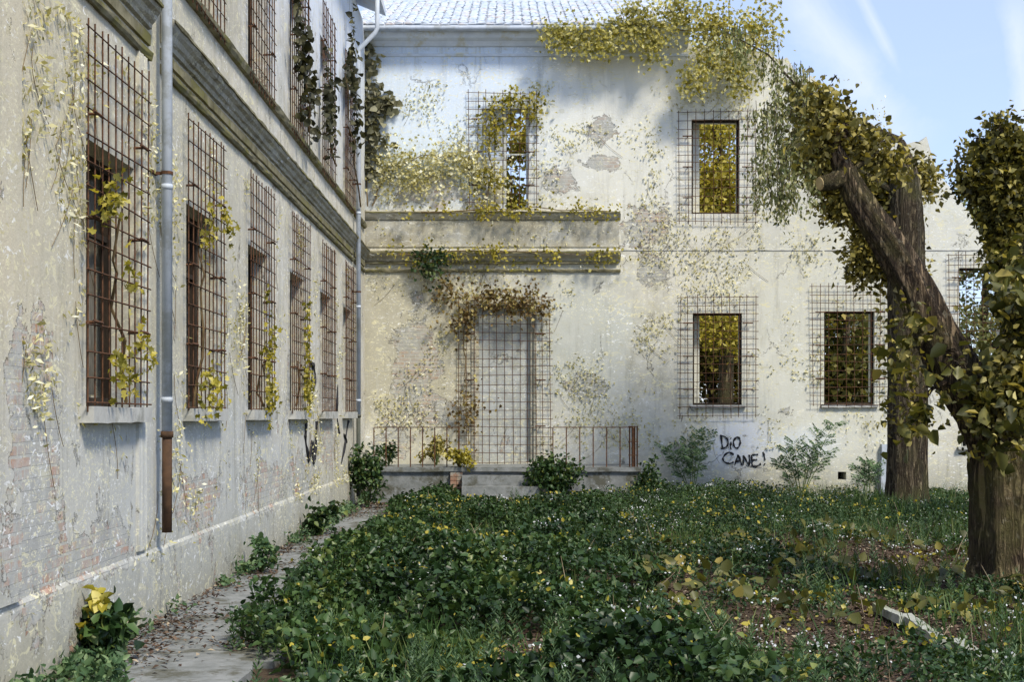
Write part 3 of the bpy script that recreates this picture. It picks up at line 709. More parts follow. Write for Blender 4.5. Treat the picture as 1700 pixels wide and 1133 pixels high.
# little grey pipe box at the foot of the wall
mb = MB(); mb.box(xR(1460), xR(1482), YR-.16, YR-.002, zR(800)-.3, zR(765)); mb.box(xR(1462), xR(1480), YR-.12, YR-.002, zR(764.8), zR(738))
link('utility_box', mb.mesh('utility_box', M['zinc']), rear)

# ------------------------------------------------------------------ porch with steps and railings
PZ = zR(771); PY0 = 29.6
porch = empty('porch', (xR(835), 30.5, 0), 'low brick porch with rusty railings and steps below the walled up door', 'porch')
px0, px1 = xR(607)+.02, xR(1062)-.22
Kp = PY0/F; XP = lambda px: (px-CX)*Kp
mb = MB(); mb.rough_box(XP(607)+.12, XP(1062), PY0, YR-.003, .0, PZ-.10, .004, 20)
link('base', mb.mesh('base', M['conc']), porch)
mb = MB(); mb.rough_box(XP(607)+.10, XP(1064), PY0-.06, YR-.004, PZ-.098, PZ, .006, 20)
link('paving', mb.mesh('paving', M['conc']), porch)
mb = MB()
for r_ in range(8):
    for c_ in range(2):
        z = .02+r_*.09; xx = XP(748)+c_*.135+(0.0)
        mb.rough_box(xx, xx+.128, PY0-.10, PY0-.004, z, z+.08, .003, 2)
link('brick_pier', mb.mesh('brick_pier', M['brick']), porch)
mb = MB()
for i in range(3): mb.rough_box(XP(768), XP(905), PY0-.36-.30*i, PY0-.102-.30*i+.0, 0.0, PZ-.17-.22*i, .005, 8)
link('steps', mb.mesh('steps', M['conc']), porch)
def railing(xa, xb, n, lab):
    mb = MB(); zt = PZ+.86
    mb.box(xa, xb, PY0+.03, PY0+.06, zt, zt+.02)
    r_ = link('railing', mb.mesh('railing', M['rust']), porch, lab)
    for i in range(n):
        x = xa+(xb-xa)*i/(n-1) if n > 1 else xa; th = .012
        m2 = MB(); m2.box(x-th, x+th, PY0+.031, PY0+.031+2*th, PZ, zt-.001)
        sub('baluster', m2.mesh('baluster', M['rust']), r_).location = (0, 0, 0)
    return r_
railing(XP(609)+.15, XP(762), 8, 'left railing run of the porch')
railing(XP(918), XP(1052), 7, 'right railing run of the porch')
mb = MB()
for i in range(4):
    for j in range(2): mb.bar((XP(1046)+.055*i, PY0+.03+.12*j, PZ), (XP(1046)+.055*i, PY0+.03+.12*j, PZ+.9), .011)
for z in (.25, .55, .88): mb.box(XP(1044), XP(1060), PY0+.02, PY0+.17, PZ+z, PZ+z+.015)
link('rail_post', mb.mesh('rail_post', M['rust']), porch)

# ------------------------------------------------------------------ kerb pieces lying on the ground
for i, (a, b_, lab) in enumerate((((1456,1008),(1502,1030),'mossy broken kerb piece at the far end of the row of three'),
                                  ((1504,1024),(1566,1068),'clean pale kerb piece in the middle of the row of three'),
                                  ((1588,1066),(1644,1104),'crumbling kerb piece sunk in weeds nearest the viewer'))):
    Ya = F*1.9/(a[1]-HZ); Yb = F*1.9/(b_[1]-HZ); A = P(*a, Ya); B = P(*b_, Yb); d = B-A; Ln = d.length; ang = math.atan2(d.y, d.x)
    mb = MB(); mb.rough_box(0, Ln*.98, -.05, .05, -.05, .03, .006, 14)
    o = bpy.data.objects.new('kerb_stone', mb.mesh('kerb_stone', M['kerb'])); COL.objects.link(o)
    o.location = (A.x, A.y, .08); o.rotation_euler = (R(6*(i-1)), -math.atan2(d.z, math.hypot(d.x, d.y))*.5, ang)
    tag(o, lab, 'kerb stone', 'kerb pieces lying among the weeds')

# ------------------------------------------------------------------ trees
def crown_pts(blobs, n, spread=.22, per=14, seed=0):
    """blobs: (centre, (rx,ry,rz), weight). leaves gather on twig clumps inside each blob"""
    w = np.array([b_[2] for b_ in blobs], float); w /= w.sum(); out = []
    for (c, r_, _), ww in zip(blobs, w):
        k = max(1, int(n*ww/per)); d = norm(rng.normal(size=(k, 3)))*np.cbrt(rng.random((k, 1)))**.8
        cc = np.array(c)+d*np.array(r_)
        pts = np.repeat(cc, per, 0)+rng.normal(size=(k*per, 3))*spread*np.array([1, 1, .75])
        out.append(pts)
    return np.concatenate(out)
def blob(px, py, Y, rpx, ry=None, w=1, dy=.8):
    k = Y/F; return (tuple(P(px, py, Y)), (rpx*k, dy*rpx*k, (ry or rpx)*k), w)
def limb_mesh(paths, mat, n=10, jit=.05, lobes=0):
    mb = MB()
    for pts, rad in paths:
        pts = [Vector(p) for p in pts]; o = []; rr = []
        for i in range(len(pts)-1):
            p0, p1, p2, p3 = pts[max(i-1,0)], pts[i], pts[i+1], pts[min(i+2,len(pts)-1)]
            m_ = 6
            for k in range(m_):
                q = k/m_; o.append(.5*((2*p1)+(p2-p0)*q+(2*p0-5*p1+4*p2-p3)*q*q+(3*p1-p0-3*p2+p3)*q**3)); rr.append(rad[i]+(rad[i+1]-rad[i])*q)
        o.append(pts[-1]); rr.append(rad[-1]); mb.tube(o, rr, n, 0, jit, lobes)
    return mb.mesh('trunk', mat, True)
def branches(root, blobs, r0, mat, twigs=3):
    mb = MB(); root = [Vector(q) for q in root]
    for c, r_, w in blobs:
        c = Vector(c); a = min(root, key=lambda q: (q-c).length)
        mid = (a+c)/2+Vector((random.uniform(-.2,.2), random.uniform(-.2,.2), random.uniform(.0,.3)))
        mb.tube([a, mid, c], [r0, r0*.6, r0*.25], 6)
        for _ in range(twigs):
            e = c+Vector([random.gauss(0, .5)*r_[k] for k in range(3)]); mb.tube([mid, (mid+e)/2+Vector((0,0,.1)), e], [r0*.4, r0*.25, r0*.08], 4)
    return mb.mesh('limb', mat, True)
def tree(name, base, label, cat, trunk_paths, blobs, n, lmat, bmat, leaf=.1, group=None, up=.2, per=14, spread=.22, shape='q', lobes=0, r0=.06, aspect=.7, twigs=3):
    root = empty(name, base, label, cat, group)
    link('trunk', limb_mesh(trunk_paths, bmat, 24 if lobes else 12, .03, lobes), root)
    anchors = [q for pth, _ in trunk_paths for q in pth[1:]]
    link('limb', branches(anchors, blobs, r0, bmat, twigs), root)
    C = crown_pts(blobs, n, spread, per); k = len(C); L = rng.uniform(.4, 1.35, k)*leaf
    leaves('crown', C, rdir(k, -.35), rdir(k, .9), L, L*aspect, lmat, None, shape, .2, root)
    return root
# Tree A: big leaning tree, right foreground
YA = 15.1; A_ = lambda x, y, d=0: P(x, y, YA+d)
baseA = A_(1680, 985); baseA.z = 0
mainA = [(baseA.x, YA, -.1), (baseA.x-.01, YA, .12), A_(1678, 930), A_(1676, 840), A_(1673, 740), A_(1690, 640, .1), A_(1715, 520, .2), A_(1735, 380, .3), A_(1745, 240, .4)]
limbA = [A_(1668, 790), A_(1640, 690), A_(1592, 625), A_(1556, 560), A_(1520, 480), A_(1476, 405), A_(1432, 340), A_(1405, 290), A_(1385, 245), A_(1372, 215)]
bA = [blob(1506,520,YA-.5,10,30,.2), blob(1498,600,YA-.5,10,34,.35), blob(1510,680,YA-.5,14,44,.4), blob(1597,610,YA-.6,12,18,.12), blob(1640,680,YA-.6,22,24,.4), blob(1682,640,YA-.7,34,60,1.5), blob(1705,530,YA-.5,32,60,1.5),
      blob(1665,735,YA-.7,28,20,.35), blob(1700,440,YA-.1,24,36,.6), blob(1725,600,YA-.6,36,90,1)]
ta = tree('leaning_tree', tuple(baseA), 'big tree with broad olive leaves and a thick limb leaning left across the wall', 'tree',
     [(mainA, [.56,.50,.43,.40,.38,.30,.24,.19,.14]), (limbA, [.30,.33,.27,.225,.20,.175,.145,.12,.07,.02])], bA, 720, M['l_big'], M['bark_a'], .17, up=.2, per=3, spread=.17, shape='hex', lobes=7, r0=.035)
C = crown_pts(bA, 2200, .16, 8); k = len(C); L_ = rng.uniform(.5, 1.4, k)*.075
leaves('crown', C, rdir(k, -.35), rdir(k, .9), L_, L_*.7, M['l_olive'], None, 'hex', .2, ta, 'small yellow brown leaves scattered through the broad leaves')
bA2 = [blob(1385,215,YA,34,30,1.1), blob(1365,170,YA+.1,18,26,.5), blob(1430,240,YA+.3,34,22,.8), blob(1360,250,YA,14,24,.4), blob(1480,275,YA+.4,34,22,.6)]
C = crown_pts(bA2, 1500, .13, 9); k = len(C); L_ = rng.uniform(.6, 1.3, k)*.085
leaves('crown', C, rdir(k, -.35), rdir(k, .9), L_, L_*.75, M['l_olive'], None, 'hex', .2, ta, 'yellow brown small leaved upper part of the crown')
link('limb', branches([A_(1432, 340), A_(1405, 290), A_(1385, 245)], bA2, .035, M['bark_a'], 4), ta)
mb = MB(); e = A_(1362, 305, -.1); mb.tube([A_(1408, 290), A_(1380, 302, -.05), e], [.12, .095, .085], 12)
st = link('branch_stub', mb.mesh('branch_stub', M['bark_a'], True), ta, 'sawn off branch stub with a pale cut end')
mb = MB(); d = (e-A_(1380, 302, -.05)).normalized(); mb.tube([e+d*.001, e+d*.012], [.072, .072], 14); sub('cut_face', mb.mesh('cut_face', M['cut']), st)
# Tree B: straight trunk near the facade with yellow-brown crown and drooping green boughs
YB = 27.0; B_ = lambda x, y, d=0: P(x, y, YB+d)
YBc = YB+.75
bB = [blob(1385,200,YB,30,28,.7), blob(1420,250,YB,42,45,1.5), blob(1365,255,YB,22,40,.6), blob(1455,310,YB,48,48,2), blob(1500,290,YB,42,32,1.4), blob(1480,380,YB,42,55,2), blob(1510,440,YB,24,50,1),
      blob(1420,330,YB,32,30,1), blob(1538,290,YB,20,30,.6), blob(1350,160,YB,22,34,.5), blob(1400,285,YB,30,30,1), blob(1455,430,YB,18,40,.8)]
bB = [((c[0], c[1]+.6, c[2]), r_, w_) for c, r_, w_ in bB]
trB = [((B_(1505,830).x), YB, -.1), B_(1505, 780), B_(1506, 640), B_(1505, 500), B_(1504, 380), B_(1502, 300), B_(1500, 262), B_(1497, 232)]
tb = tree('straight_tree', (trB[0][0], YB, 0), 'straight trunked tree with a yellow brown crown beside the right windows', 'tree', [(trB, [.44,.37,.355,.34,.32,.27,.16,.04])], bB, 20000, M['l_olive'], M['bark_b'], .125, per=14, spread=.2, lobes=9, r0=.05)
# drooping boughs
mb = MB(); path = [B_(1500,330), B_(1430,285), B_(1365,215), B_(1320,140), B_(1275,90), B_(1200,50)]
mb.tube(path, [.07,.05,.035,.025,.018,.01], 7)
pts = []; dirs = []
def droop(px, py, len_px, w_px, n, Y=YB):
    for _ in range(n):
        a = P(px+random.gauss(0, w_px), py+random.gauss(0, w_px*.5), Y+random.gauss(0, .35)); L = len_px*Y/F*random.uniform(.35, 1)
        sx = random.gauss(0, .14); q = [a+Vector((sx*L*t_*t_, 0, -L*t_)) for t_ in (0, .5, 1)]
        mb.tube(q, [.008, .006, .003], 3)
        for _k in range(int(L*26)):
            t_ = random.random(); pts.append(q[0].lerp(q[2], t_)+Vector((random.gauss(0, .05), random.gauss(0, .05), random.gauss(0, .04)))); dirs.append((random.gauss(0, .5), random.gauss(0, .5), -.8))
for a in ((1255,70,90,18,14),(1215,50,80,18,12),(1345,150,90,20,16),(1400,215,70,22,14),(1310,110,160,16,22),(1290,180,180,18,26),(1320,230,140,18,24),(1270,270,90,14,14),(1300,310,60,14,12),(1345,190,120,14,14)): droop(*a)
link('drooping_bough', mb.mesh('drooping_bough', M['bark_b']), tb)
C = np.array(pts); k = len(C); L = rng.uniform(.07, .13, k)
leaves('drooping_foliage', C, np.array(dirs), rdir(k), L, L*.5, M['l_droop'], None, 'q', .2, tb, 'drooping grey green foliage on the left boughs')
# Tree C: dark leafy tree at right border
YC = 23.0
bC = [blob(1660,215,YC,8,20,.25), blob(1656,255,YC,16,20,.5), blob(1618,258,YC,9,18,.18), blob(1612,300,YC,12,20,.35), blob(1645,310,YC,22,26,.9), blob(1690,250,YC,16,22,.4), blob(1690,330,YC,30,40,1.6), blob(1655,360,YC,16,26,.6),
      blob(1685,400,YC,26,34,1.4), blob(1662,430,YC,12,18,.3), blob(1705,460,YC,32,40,1.5), blob(1690,500,YC,22,34,.7), blob(1720,540,YC,36,50,1.3), blob(1735,300,YC,30,50,1.2)]
b0 = P(1740, 700, YC); tree('leafy_tree', (b0.x, YC, 0), 'dark dense tree with a pointed top at the right border', 'tree', [([(b0.x, YC, -.1), (b0.x, YC, 2.2), P(1720,480,YC), P(1700,330,YC), P(1665,240,YC)], [.25,.22,.15,.09,.03])], bC, 17000, M['l_dark'], M['bark_b'], .125, per=14, spread=.16, r0=.04)
# trees beyond the ruined wing, seen through its windows and over its roof
def back(px, Y, toppy, botpy, wpx, n, mat, label, leaf=.16, lo=.6, trunks=1):
    k = Y/F; zt = CAMZ+(HZ-toppy)*k; zb = CAMZ+(HZ-botpy)*k; X = (px-CX)*k; bl = []
    for i in range(14):
        q = random.random(); z = zb+(zt-zb)*q; w_ = wpx*k*(1-.55*abs(q-.4)); r_ = wpx*k*.36
        bl.append(((X+random.uniform(-1, 1)*(w_-r_), Y+random.uniform(-1.2, 1.2), min(z, zt-r_*.5)), (r_, r_, r_*.8), 1))
    tr = [((X, Y, -.1), (X+.1, Y, zb), (X-.1, Y, (zb+zt)/2), (X, Y, zt-1))]
    return tree('background_tree', (X, Y, 0), label, 'tree', [([Vector(q) for q in tr[0]], [.26,.2,.14,.04])], bl, n, mat, M['bark_b'], leaf, 'trees standing behind the ruined rear wing', per=12, spread=.34, r0=.07)
back(1120, 40.5, -35, 400, 180, 20000, M['l_sunny'], 'tall yellow tree rising over the right end of the roof')
back(1010, 43, -5, 330, 120, 9000, M['l_yellow'], 'yellow tree just showing over the middle of the roof')
back(840, 41.5, 110, 440, 120, 15000, M['l_yellow'], 'low yellow tree seen through the middle upper window')
back(1200, 39.0, 200, 560, 95, 10000, M['l_yellow'], 'yellow bush crown filling the right upper window', .14)
back(1185, 42.0, 430, 790, 150, 13000, M['l_dark'], 'dark tree seen through the left one of the two lower windows')
back(1150, 44.5, 470, 800, 140, 10000, M['l_dark'], 'dim farther tree behind the left lower window')
back(1440, 45.0, 430, 800, 150, 10000, M['l_olive'], 'dim farther tree behind the lower window beside the trunk')
back(1410, 41.0, 420, 790, 150, 10000, M['l_big'], 'green tree seen through the lower window beside the straight trunk', .22)
back(1640, 40.0, 340, 790, 150, 11000, M['l_droop'], 'bright green tree seen past the far right window', .15)
for (px, lb) in ((1165,'slim'),(1212,'thin'),(1395,'bare'),(1432,'dark')): pass

# ------------------------------------------------------------------ climbing plants
def vine(name, label, stems, clusters, mat, leaf, n, shape='maple', Yd=None, spread=.12, flat=.05, group=None, base=None):
    """stems: polylines in world; clusters: (Vector, rx, rz, weight) hugging a wall facing -Y (or +X)"""
    root = empty(name, base or tuple(stems[0][0]), label, 'vine', group)
    mb = MB()
    for s_, r_ in [(q, .018) for q in stems]:
        s_ = [Vector(v) for v in s_]; out = []
        for i in range(len(s_)-1):
            for k in range(4):
                v = s_[i].lerp(s_[i+1], k/4)+Vector((random.gauss(0,.03), 0, random.gauss(0,.03))); out.append(v)
        out.append(s_[-1]); mb.tube(out, [r_*(1-.6*i/len(out)) for i in range(len(out))], 5)
    link('stem', mb.mesh('stem', M['stem']), root)
    tot = sum(c[3] for c in clusters); Cs = []
    for c, rx, rz, w, side_ in clusters:
        k = int(n*w/tot); kk = max(1, k//7); d = rng.normal(size=(kk, 2))*.5
        cc = np.zeros((kk, 3)); o = np.array(c)
        if side_ == 'R': cc[:, 0] = o[0]+d[:, 0]*rx; cc[:, 1] = o[1]; cc[:, 2] = o[2]+d[:, 1]*rz
        else: cc[:, 0] = o[0]; cc[:, 1] = o[1]+d[:, 0]*rx; cc[:, 2] = o[2]+d[:, 1]*rz
        pp = np.repeat(cc, 7, 0)+rng.normal(size=(kk*7, 3))*spread
        ax = 1 if side_ == 'R' else 0
        off = np.abs(pp[:, ax]-o[ax])*flat/spread
        pp[:, ax] = o[ax]+(-off if side_ == 'R' else off)
        Cs.append(pp)
    C = np.concatenate(Cs); k = len(C); L = rng.uniform(.7, 1.3, k)*leaf
    bias = (.0, -.9, 0) if clusters[0][4] == 'R' else (.9, -.3, 0)
    leaves('foliage', C, rdir(k, -.5), rdir(k, .3, bias), L, L*.9, mat, None, shape, .15, root)
    return root
RV = lambda px, py, o=.12: (xR(px), YR-o, zR(py))
vine('climbing_vine', 'brown and yellow creeper hanging over the top of the walled up door', [[RV(720,440),RV(745,480),RV(780,500),RV(850,492),RV(905,500)],[RV(780,500),RV(768,560),RV(775,640),RV(778,740)]],
     [(RV(770,530,.2),.5,.5,1.1,'R'),(RV(815,500,.25),.6,.22,1.2,'R'),(RV(860,505,.25),.5,.3,1.2,'R'),(RV(893,505,.2),.4,.3,.6,'R'),(RV(740,475),.3,.4,.5,'R'),(RV(778,690,.2),.3,.8,.8,'R')], M['l_brown'], .085, 1300, base=tuple(RV(778,760)))
vine('climbing_vine', 'dark green tuft of creeper on the lower cornice above the door', [[RV(700,448),RV(715,432),RV(730,430)]], [(RV(708,437,.3),.18,.3,1,'R'),(RV(726,435,.3),.18,.28,1,'R')], M['l_ivy'], .09, 260)
vine('climbing_vine', 'thin yellow creeper running along the two storey cornices', [[RV(660,425,.25),RV(760,420,.27),RV(880,420,.27),RV(1000,425,.27)],[RV(700,352,.2),RV(850,350,.2),RV(1010,353,.2)]],
     [(RV(x_,y_,.27),.7,.16,w_,'R') for x_,y_,w_ in ((680,430,.6),(745,425,1),(820,425,1),(900,430,.6),(985,430,.8),(700,355,.4),(800,352,.8),(860,352,.8),(950,352,.6),(1010,352,.6))], M['l_yellow'], .08, 900)
vine('climbing_vine', 'pale cream leaved creeper across the upper wall beside the corner', [[RV(620,345),RV(640,290),RV(700,260),RV(780,265),RV(835,290)]],
     [(RV(650,275),.5,.45,1,'R'),(RV(700,275),.6,.5,1.4,'R'),(RV(750,275),.5,.5,1.2,'R'),(RV(795,285),.35,.5,.8,'R'),(RV(820,300),.3,.5,.6,'R'),(RV(670,310),.7,.3,.6,'R')], M['l_pale'], .08, 1900, spread=.16)
vine('climbing_vine', 'yellow green creeper spilling over the eaves at the right of the roof', [[RV(1270,90,.2),RV(1180,60,.5),RV(1080,60,.5),RV(940,70,.45)]],
     [(RV(x_,y_,.55),rx,rz,w_,'R') for x_,y_,rx,rz,w_ in ((935,72,.5,.28,.9),(985,75,.5,.28,1),(1050,50,.6,.45,1.5),(1080,85,.4,.3,.6),(1120,30,.6,.5,1.3),(1180,60,.5,.7,2),(1215,90,.4,.6,1.3),(1160,120,.3,.5,.8),(1250,60,.4,.5,1),(1145,150,.2,.25,.35),(1220,140,.3,.4,.6))], M['l_sunny'], .095, 5200, spread=.17)
vine('climbing_vine', 'loose yellow creeper around the middle upper window', [[RV(800,350),RV(815,300),RV(812,220),RV(850,185),RV(890,190)]],
     [(RV(822,215,.13),.22,.5,1,'R'),(RV(850,172,.13),.4,.15,.8,'R'),(RV(885,190,.13),.2,.3,.5,'R'),(RV(812,300,.13),.3,.4,.6,'R')], M['l_yellow'], .09, 700)
SV = lambda px, py, o=.14: (XW+o, uY(px), zL(px, py))
vine('climbing_vine', 'grey leaved creeper in the upper corner between the two wings', [[RV(612,345),RV(615,240),RV(608,120)]],
     [(RV(612,115),.22,.5,.6,'R'),(RV(622,185),.35,.5,1.2,'R'),(RV(615,225),.3,.4,1,'R'),(RV(640,175),.22,.2,.5,'R'),(RV(608,80),.12,.25,.3,'R'),(RV(618,270),.3,.3,.6,'R')], M['l_grey'], .17, 420, 'hex')
vine('climbing_vine', 'creeper in painted dark silhouette over the far upper windows of the side wing', [[SV(585,340),SV(575,240),SV(560,120)],[SV(545,280),SV(535,200),SV(530,120)],[SV(500,220),SV(490,120),SV(485,40)]],
     [(SV(484,90),.5,1.2,1.6,'S'),(SV(500,160),.5,.7,.8,'S'),(SV(533,160),.5,.8,1,'S'),(SV(528,210),.5,.5,.5,'S'),(SV(568,110),.6,.8,1,'S'),(SV(575,170),.7,.8,1,'S')], M['l_sil'], .13, 560, 'hex')
# sprigs reaching out of the lower windows
for lab, cl in (('yellow sprig growing through the nearest lower window', [((150,325),.22,.16,.9),((182,462),.1,.06,.25),((165,610),.35,.22,.8),((210,575),.15,.1,.4)]),
                ('yellow sprig growing through the second lower window', [((320,385),.2,.2,.6),((352,370),.35,.12,.5),((325,640),.4,.25,1.2)]),
                ('yellow leaves growing through the third lower window', [((425,600),.3,.8,1),((430,660),.3,.3,.8)]),
                ('small yellow sprig in the fourth lower window', [((495,640),.35,.4,1),((492,560),.2,.5,.5)])):
    first = cl[0][0]; last = cl[-1][0]
    vine('window_sprig', lab, [[SV(last[0], 675, .02), SV((first[0]+last[0])/2, (first[1]+last[1])/2, .05), SV(*first)]],
         [(SV(*c_), rx, rz, w_, 'S') for c_, rx, rz, w_ in cl], M['l_yellow'], .07, 210, spread=.10, group='sprigs growing through the lower windows')
# sparse creeper scattered over both walls
n = 26000; u = rng.random(n); C = np.stack([xR(620)+rng.random(n)*(xR(1470)-xR(620)), np.full(n, YR-.03), 1.2+rng.random(n)*8.6], 1)
keep = fbm(C[:, 0], C[:, 2], 11, 1.1)+.25*(rng.random(n)-.5) > .60
C = C[keep]
def inhole(c): return any(h[0]-.05 < c[0] < h[1]+.05 and h[2]-.05 < c[2] < h[3]+.05 for h in (H_up,H_lo1,H_lo2,H_mid,H_door))
C = np.array([c for c in C if not inhole(c)]); k = len(C)
root = empty('wall_creeper', (xR(950), YR-.05, 0), 'sparse pale yellow creeper leaves scattered over the rear wing plaster', 'creeper')
leaves('foliage', C, rdir(k, -.4, (.6, 0, 0)), rdir(k, .2, (0, -1.2, 0)), rng.uniform(.035, .10, k), rng.uniform(.02, .045, k), M['l_pale'], None, 'q', .2, root)
mb = MB()
for i in range(90):
    a1, a2 = random.gauss(0, .04), random.gauss(0, .01); c = C[int(rng.integers(k))]; q = [Vector(c)+Vector((a1*j+a2*j*j, .012, -.10*j)) for j in range(6)]; mb.tube(q, [.003]*6, 4)
link('stem', mb.mesh('stem', M['stem']), root)['kind'] = 'stuff'
n = 24000; C = np.stack([np.full(n, XW+.03), 9.2+rng.random(n)**1.3*20, .6+rng.random(n)*4.4], 1)
C = C[(fbm(C[:, 1], C[:, 2], 15, 1.1)+.25*(rng.random(n)-.5) > .61)]
C = np.array([c for c in C if not any(h[0]-.1 < c[1] < h[1]+.1 and h[2]-.1 < c[2] < h[3]+.1 for h in holes)]); k = len(C)
root = empty('wall_creeper', (XW+.05, 18, 0), 'sparse pale yellow creeper leaves scattered over the side wing plaster', 'creeper')
leaves('foliage', C, rdir(k, .1, (0, .8, 0)), rdir(k, .2, (1.2, 0, 0)), rng.uniform(.03, .085, k), rng.uniform(.015, .035, k), M['l_pale'], None, 'q', .2, root)
mb = MB()
for i in range(80):
    a1, a2 = random.gauss(0, .04), random.gauss(0, .01); c = C[int(rng.integers(k))]; q = [Vector(c)+Vector((-.015, a1*j+a2*j*j, -.10*j)) for j in range(6)]; mb.tube(q, [.003]*6, 4)
link('stem', mb.mesh('stem', M['stem']), root)['kind'] = 'stuff'

# ------------------------------------------------------------------ shrubs
def compound_shrub(base, label, tips, leaf=.085, n_pair=9, mat='l_weed', group=None):
    root = empty('shrub', base, label, 'shrub', group); mb = MB(); C = []; D = []
    b0 = Vector(base)
    for tip in tips:
        tip = Vector(tip); mid = b0.lerp(tip, .55)+Vector((0, 0, (tip-b0).length*.18)); path = []
        for i in range(9):
            q = i/8; path.append((1-q)**2*b0+2*q*(1-q)*mid+q*q*tip)
        mb.tube(path, [.014*(1-.8*i/8) for i in range(9)], 5)
        for i in range(3, 9):
            d = (path[i]-path[i-1]).normalized()
            for s in (-1, 1):
                fr = (d*.5+Vector((s*.8, random.uniform(-.6, .6), random.uniform(-.1, .5)))).normalized(); ln = random.uniform(.18, .34)
                mb.tube([path[i], path[i]+fr*ln+Vector((0, 0, -.04))], [.004, .002], 3)
                for k in range(n_pair):
                    q = (k+1)/n_pair; pt = path[i]+fr*ln*q+Vector((0, 0, -.04*q*q))
                    for s2 in (-1, 1):
                        C.append(pt); D.append(fr.cross(Vector((0, -.6, .6)))*s2+fr*.5+Vector((0, 0, -.3)))
    link('stem', mb.mesh('stem', M['gstem']), root)
    C = np.array(C); D = np.array([tuple(d) for d in D]); k = len(C); L = rng.uniform(.7, 1.2, k)*leaf
    leaves('foliage', C, D, rdir(k, .9, (0, -.5, 0)), L, L*.38, M[mat], None, 'q', .15, root); return root
Ys = 30.6; S_ = lambda x, y, d=0: tuple(P(x, y, Ys+d))
compound_shrub((P(1150,0,Ys).x, Ys, 0), 'slender shrub with feathery leaves just left of the black writing', [S_(1140,735), S_(1160,722,-.2), S_(1172,722), S_(1120,755,.2), S_(1105,745), S_(1150,750,-.3)])
compound_shrub((P(1330,0,Ys).x, Ys, 0), 'arching shrub with feathery leaves between the writing and the vent hole', [S_(1385,706), S_(1360,720,-.2), S_(1305,750), S_(1318,738,.1), S_(1345,745,-.2), S_(1372,755), S_(1292,768)])
compound_shrub((P(1440,0,Ys).x, Ys, 0), 'small weed bush at the foot of the wall beside the grey box', [S_(1438,770), S_(1450,775), S_(1428,780)])
def bush(base, r_, h, n, mat, leaf, label, shape='hex', group=None, cat='shrub'):
    root = empty('shrub', base, label, cat, group); b0 = Vector(base); bl = []
    for i in range(9): 
        a = random.uniform(0, 6.28); q = random.uniform(0, .75); bl.append(((base[0]+math.cos(a)*r_*q, base[1]+math.sin(a)*r_*q, base[2]+h*random.uniform(.3, .8)), (r_*.4, r_*.4, h*.25), 1))
    mb = MB()
    for c, _, _ in bl: mb.tube([b0, b0.lerp(Vector(c), .5)+Vector((0,0,.05)), Vector(c)], [.012,.009,.004], 5)
    link('stem', mb.mesh('stem', M['gstem']), root)
    C = crown_pts(bl, n, r_*.14, 8); k = len(C); L = rng.uniform(.7, 1.3, k)*leaf
    leaves('foliage', C, rdir(k, -.2), rdir(k, 1.2), L, L*.75, mat, None, shape, .2, root); return root
bush((P(175,0,10.6).x, 10.6, .03), .34, .55, 520, M['l_ivy'], .11, 'dark leafy shrub against the foot of the side wing, nearest the viewer')
bush((P(160,0,10.5).x, 10.45, .2), .16, .45, 70, M['l_yellow'], .09, 'yellow tipped shoots beside the dark shrub at the side wing')
bush((XW+.35, 21.5, .03), .35, .6, 500, M['l_ivy'], .09, 'low green shrub on the walk near the middle of the side wing')
bush((XW+.4, 28.0, .03), .45, 1.3, 1100, M['l_ivy'], .09, 'tall green shrub in the corner by the black pipe foot')
bush((XW+.3, 16.6, .03), .22, .5, 220, M['l_weed'], .08, 'thin weed at the side wing below the second window')
bush((XP(915), 29.2, .1), .7, 1.0, 1900, M['l_ivy'], .09, 'rounded green bush beside the porch steps')
bush((XP(640), 30.4, PZ), .35, .5, 350, M['l_ivy'], .08, 'dark green plant on the left end of the porch')
bush((XP(720), 30.8, PZ), .45, .7, 500, M['l_olive'], .08, 'brown green bush behind the left railing')
bush((XP(762), 29.7, PZ-.05), .4, .45, 330, M['l_yellow'], .09, 'yellow leaved plant at the left side of the porch steps')
bush((XP(1085), 29.5, .1), .4, .9, 600, M['l_ivy'], .08, 'dark bush at the right end of the porch')

# ------------------------------------------------------------------ ground cover
trunks = [(baseA.x, YA, .6), (trB[0][0], YB, .5)]
def litter_zone(X, Y):
    px = X/Y*F+CX; py = HZ+CAMZ*F/Y
    a = np.exp(-(((px-1480)/190)**2+((py-930)/30)**2)); b_ = np.exp(-(((px-1380)/330)**2+((py-1065)/62)**2)); c = np.exp(-(((px-880)/90)**2+((py-1100)/36)**2))
    d = np.exp(-(((px-1110)/90)**2+((py-1000)/25)**2))*.8; e_ = np.exp(-(((px-770)/40)**2+((py-915)/14)**2))*.7
    return np.clip(np.maximum.reduce([a, b_, c, d, e_])*1.25+(fbm(X, Y, 21, 1.6)-.5)*1.1, 0, 1)
def scatter(n, y0, y1, xl=-2.4, margin=1.0):
    Y = y0+(y1-y0)*rng.random(n)**.8
    X = rng.random(n); xr = (1720-CX)/F*Y+margin; X = xl+(xr-xl)*X
    pe = -1.95-.22*np.sin(Y*.5)-.02*Y+(fbm(X*0+3, Y, 31, .9)-.5)*1.5+(fbm(X, Y, 33, 3)-.5)*.6
    ok = X > pe
    ok &= ~((Y > PY0-.1) & (X < XP(1066))); ok &= ~((Y > PY0-1.0) & (X > XP(765)) & (X < XP(860))); ok &= Y < 31.35
    for (tx, ty, tr) in trunks: ok &= np.hypot(X-tx, Y-ty) > tr
    return X[ok], Y[ok]
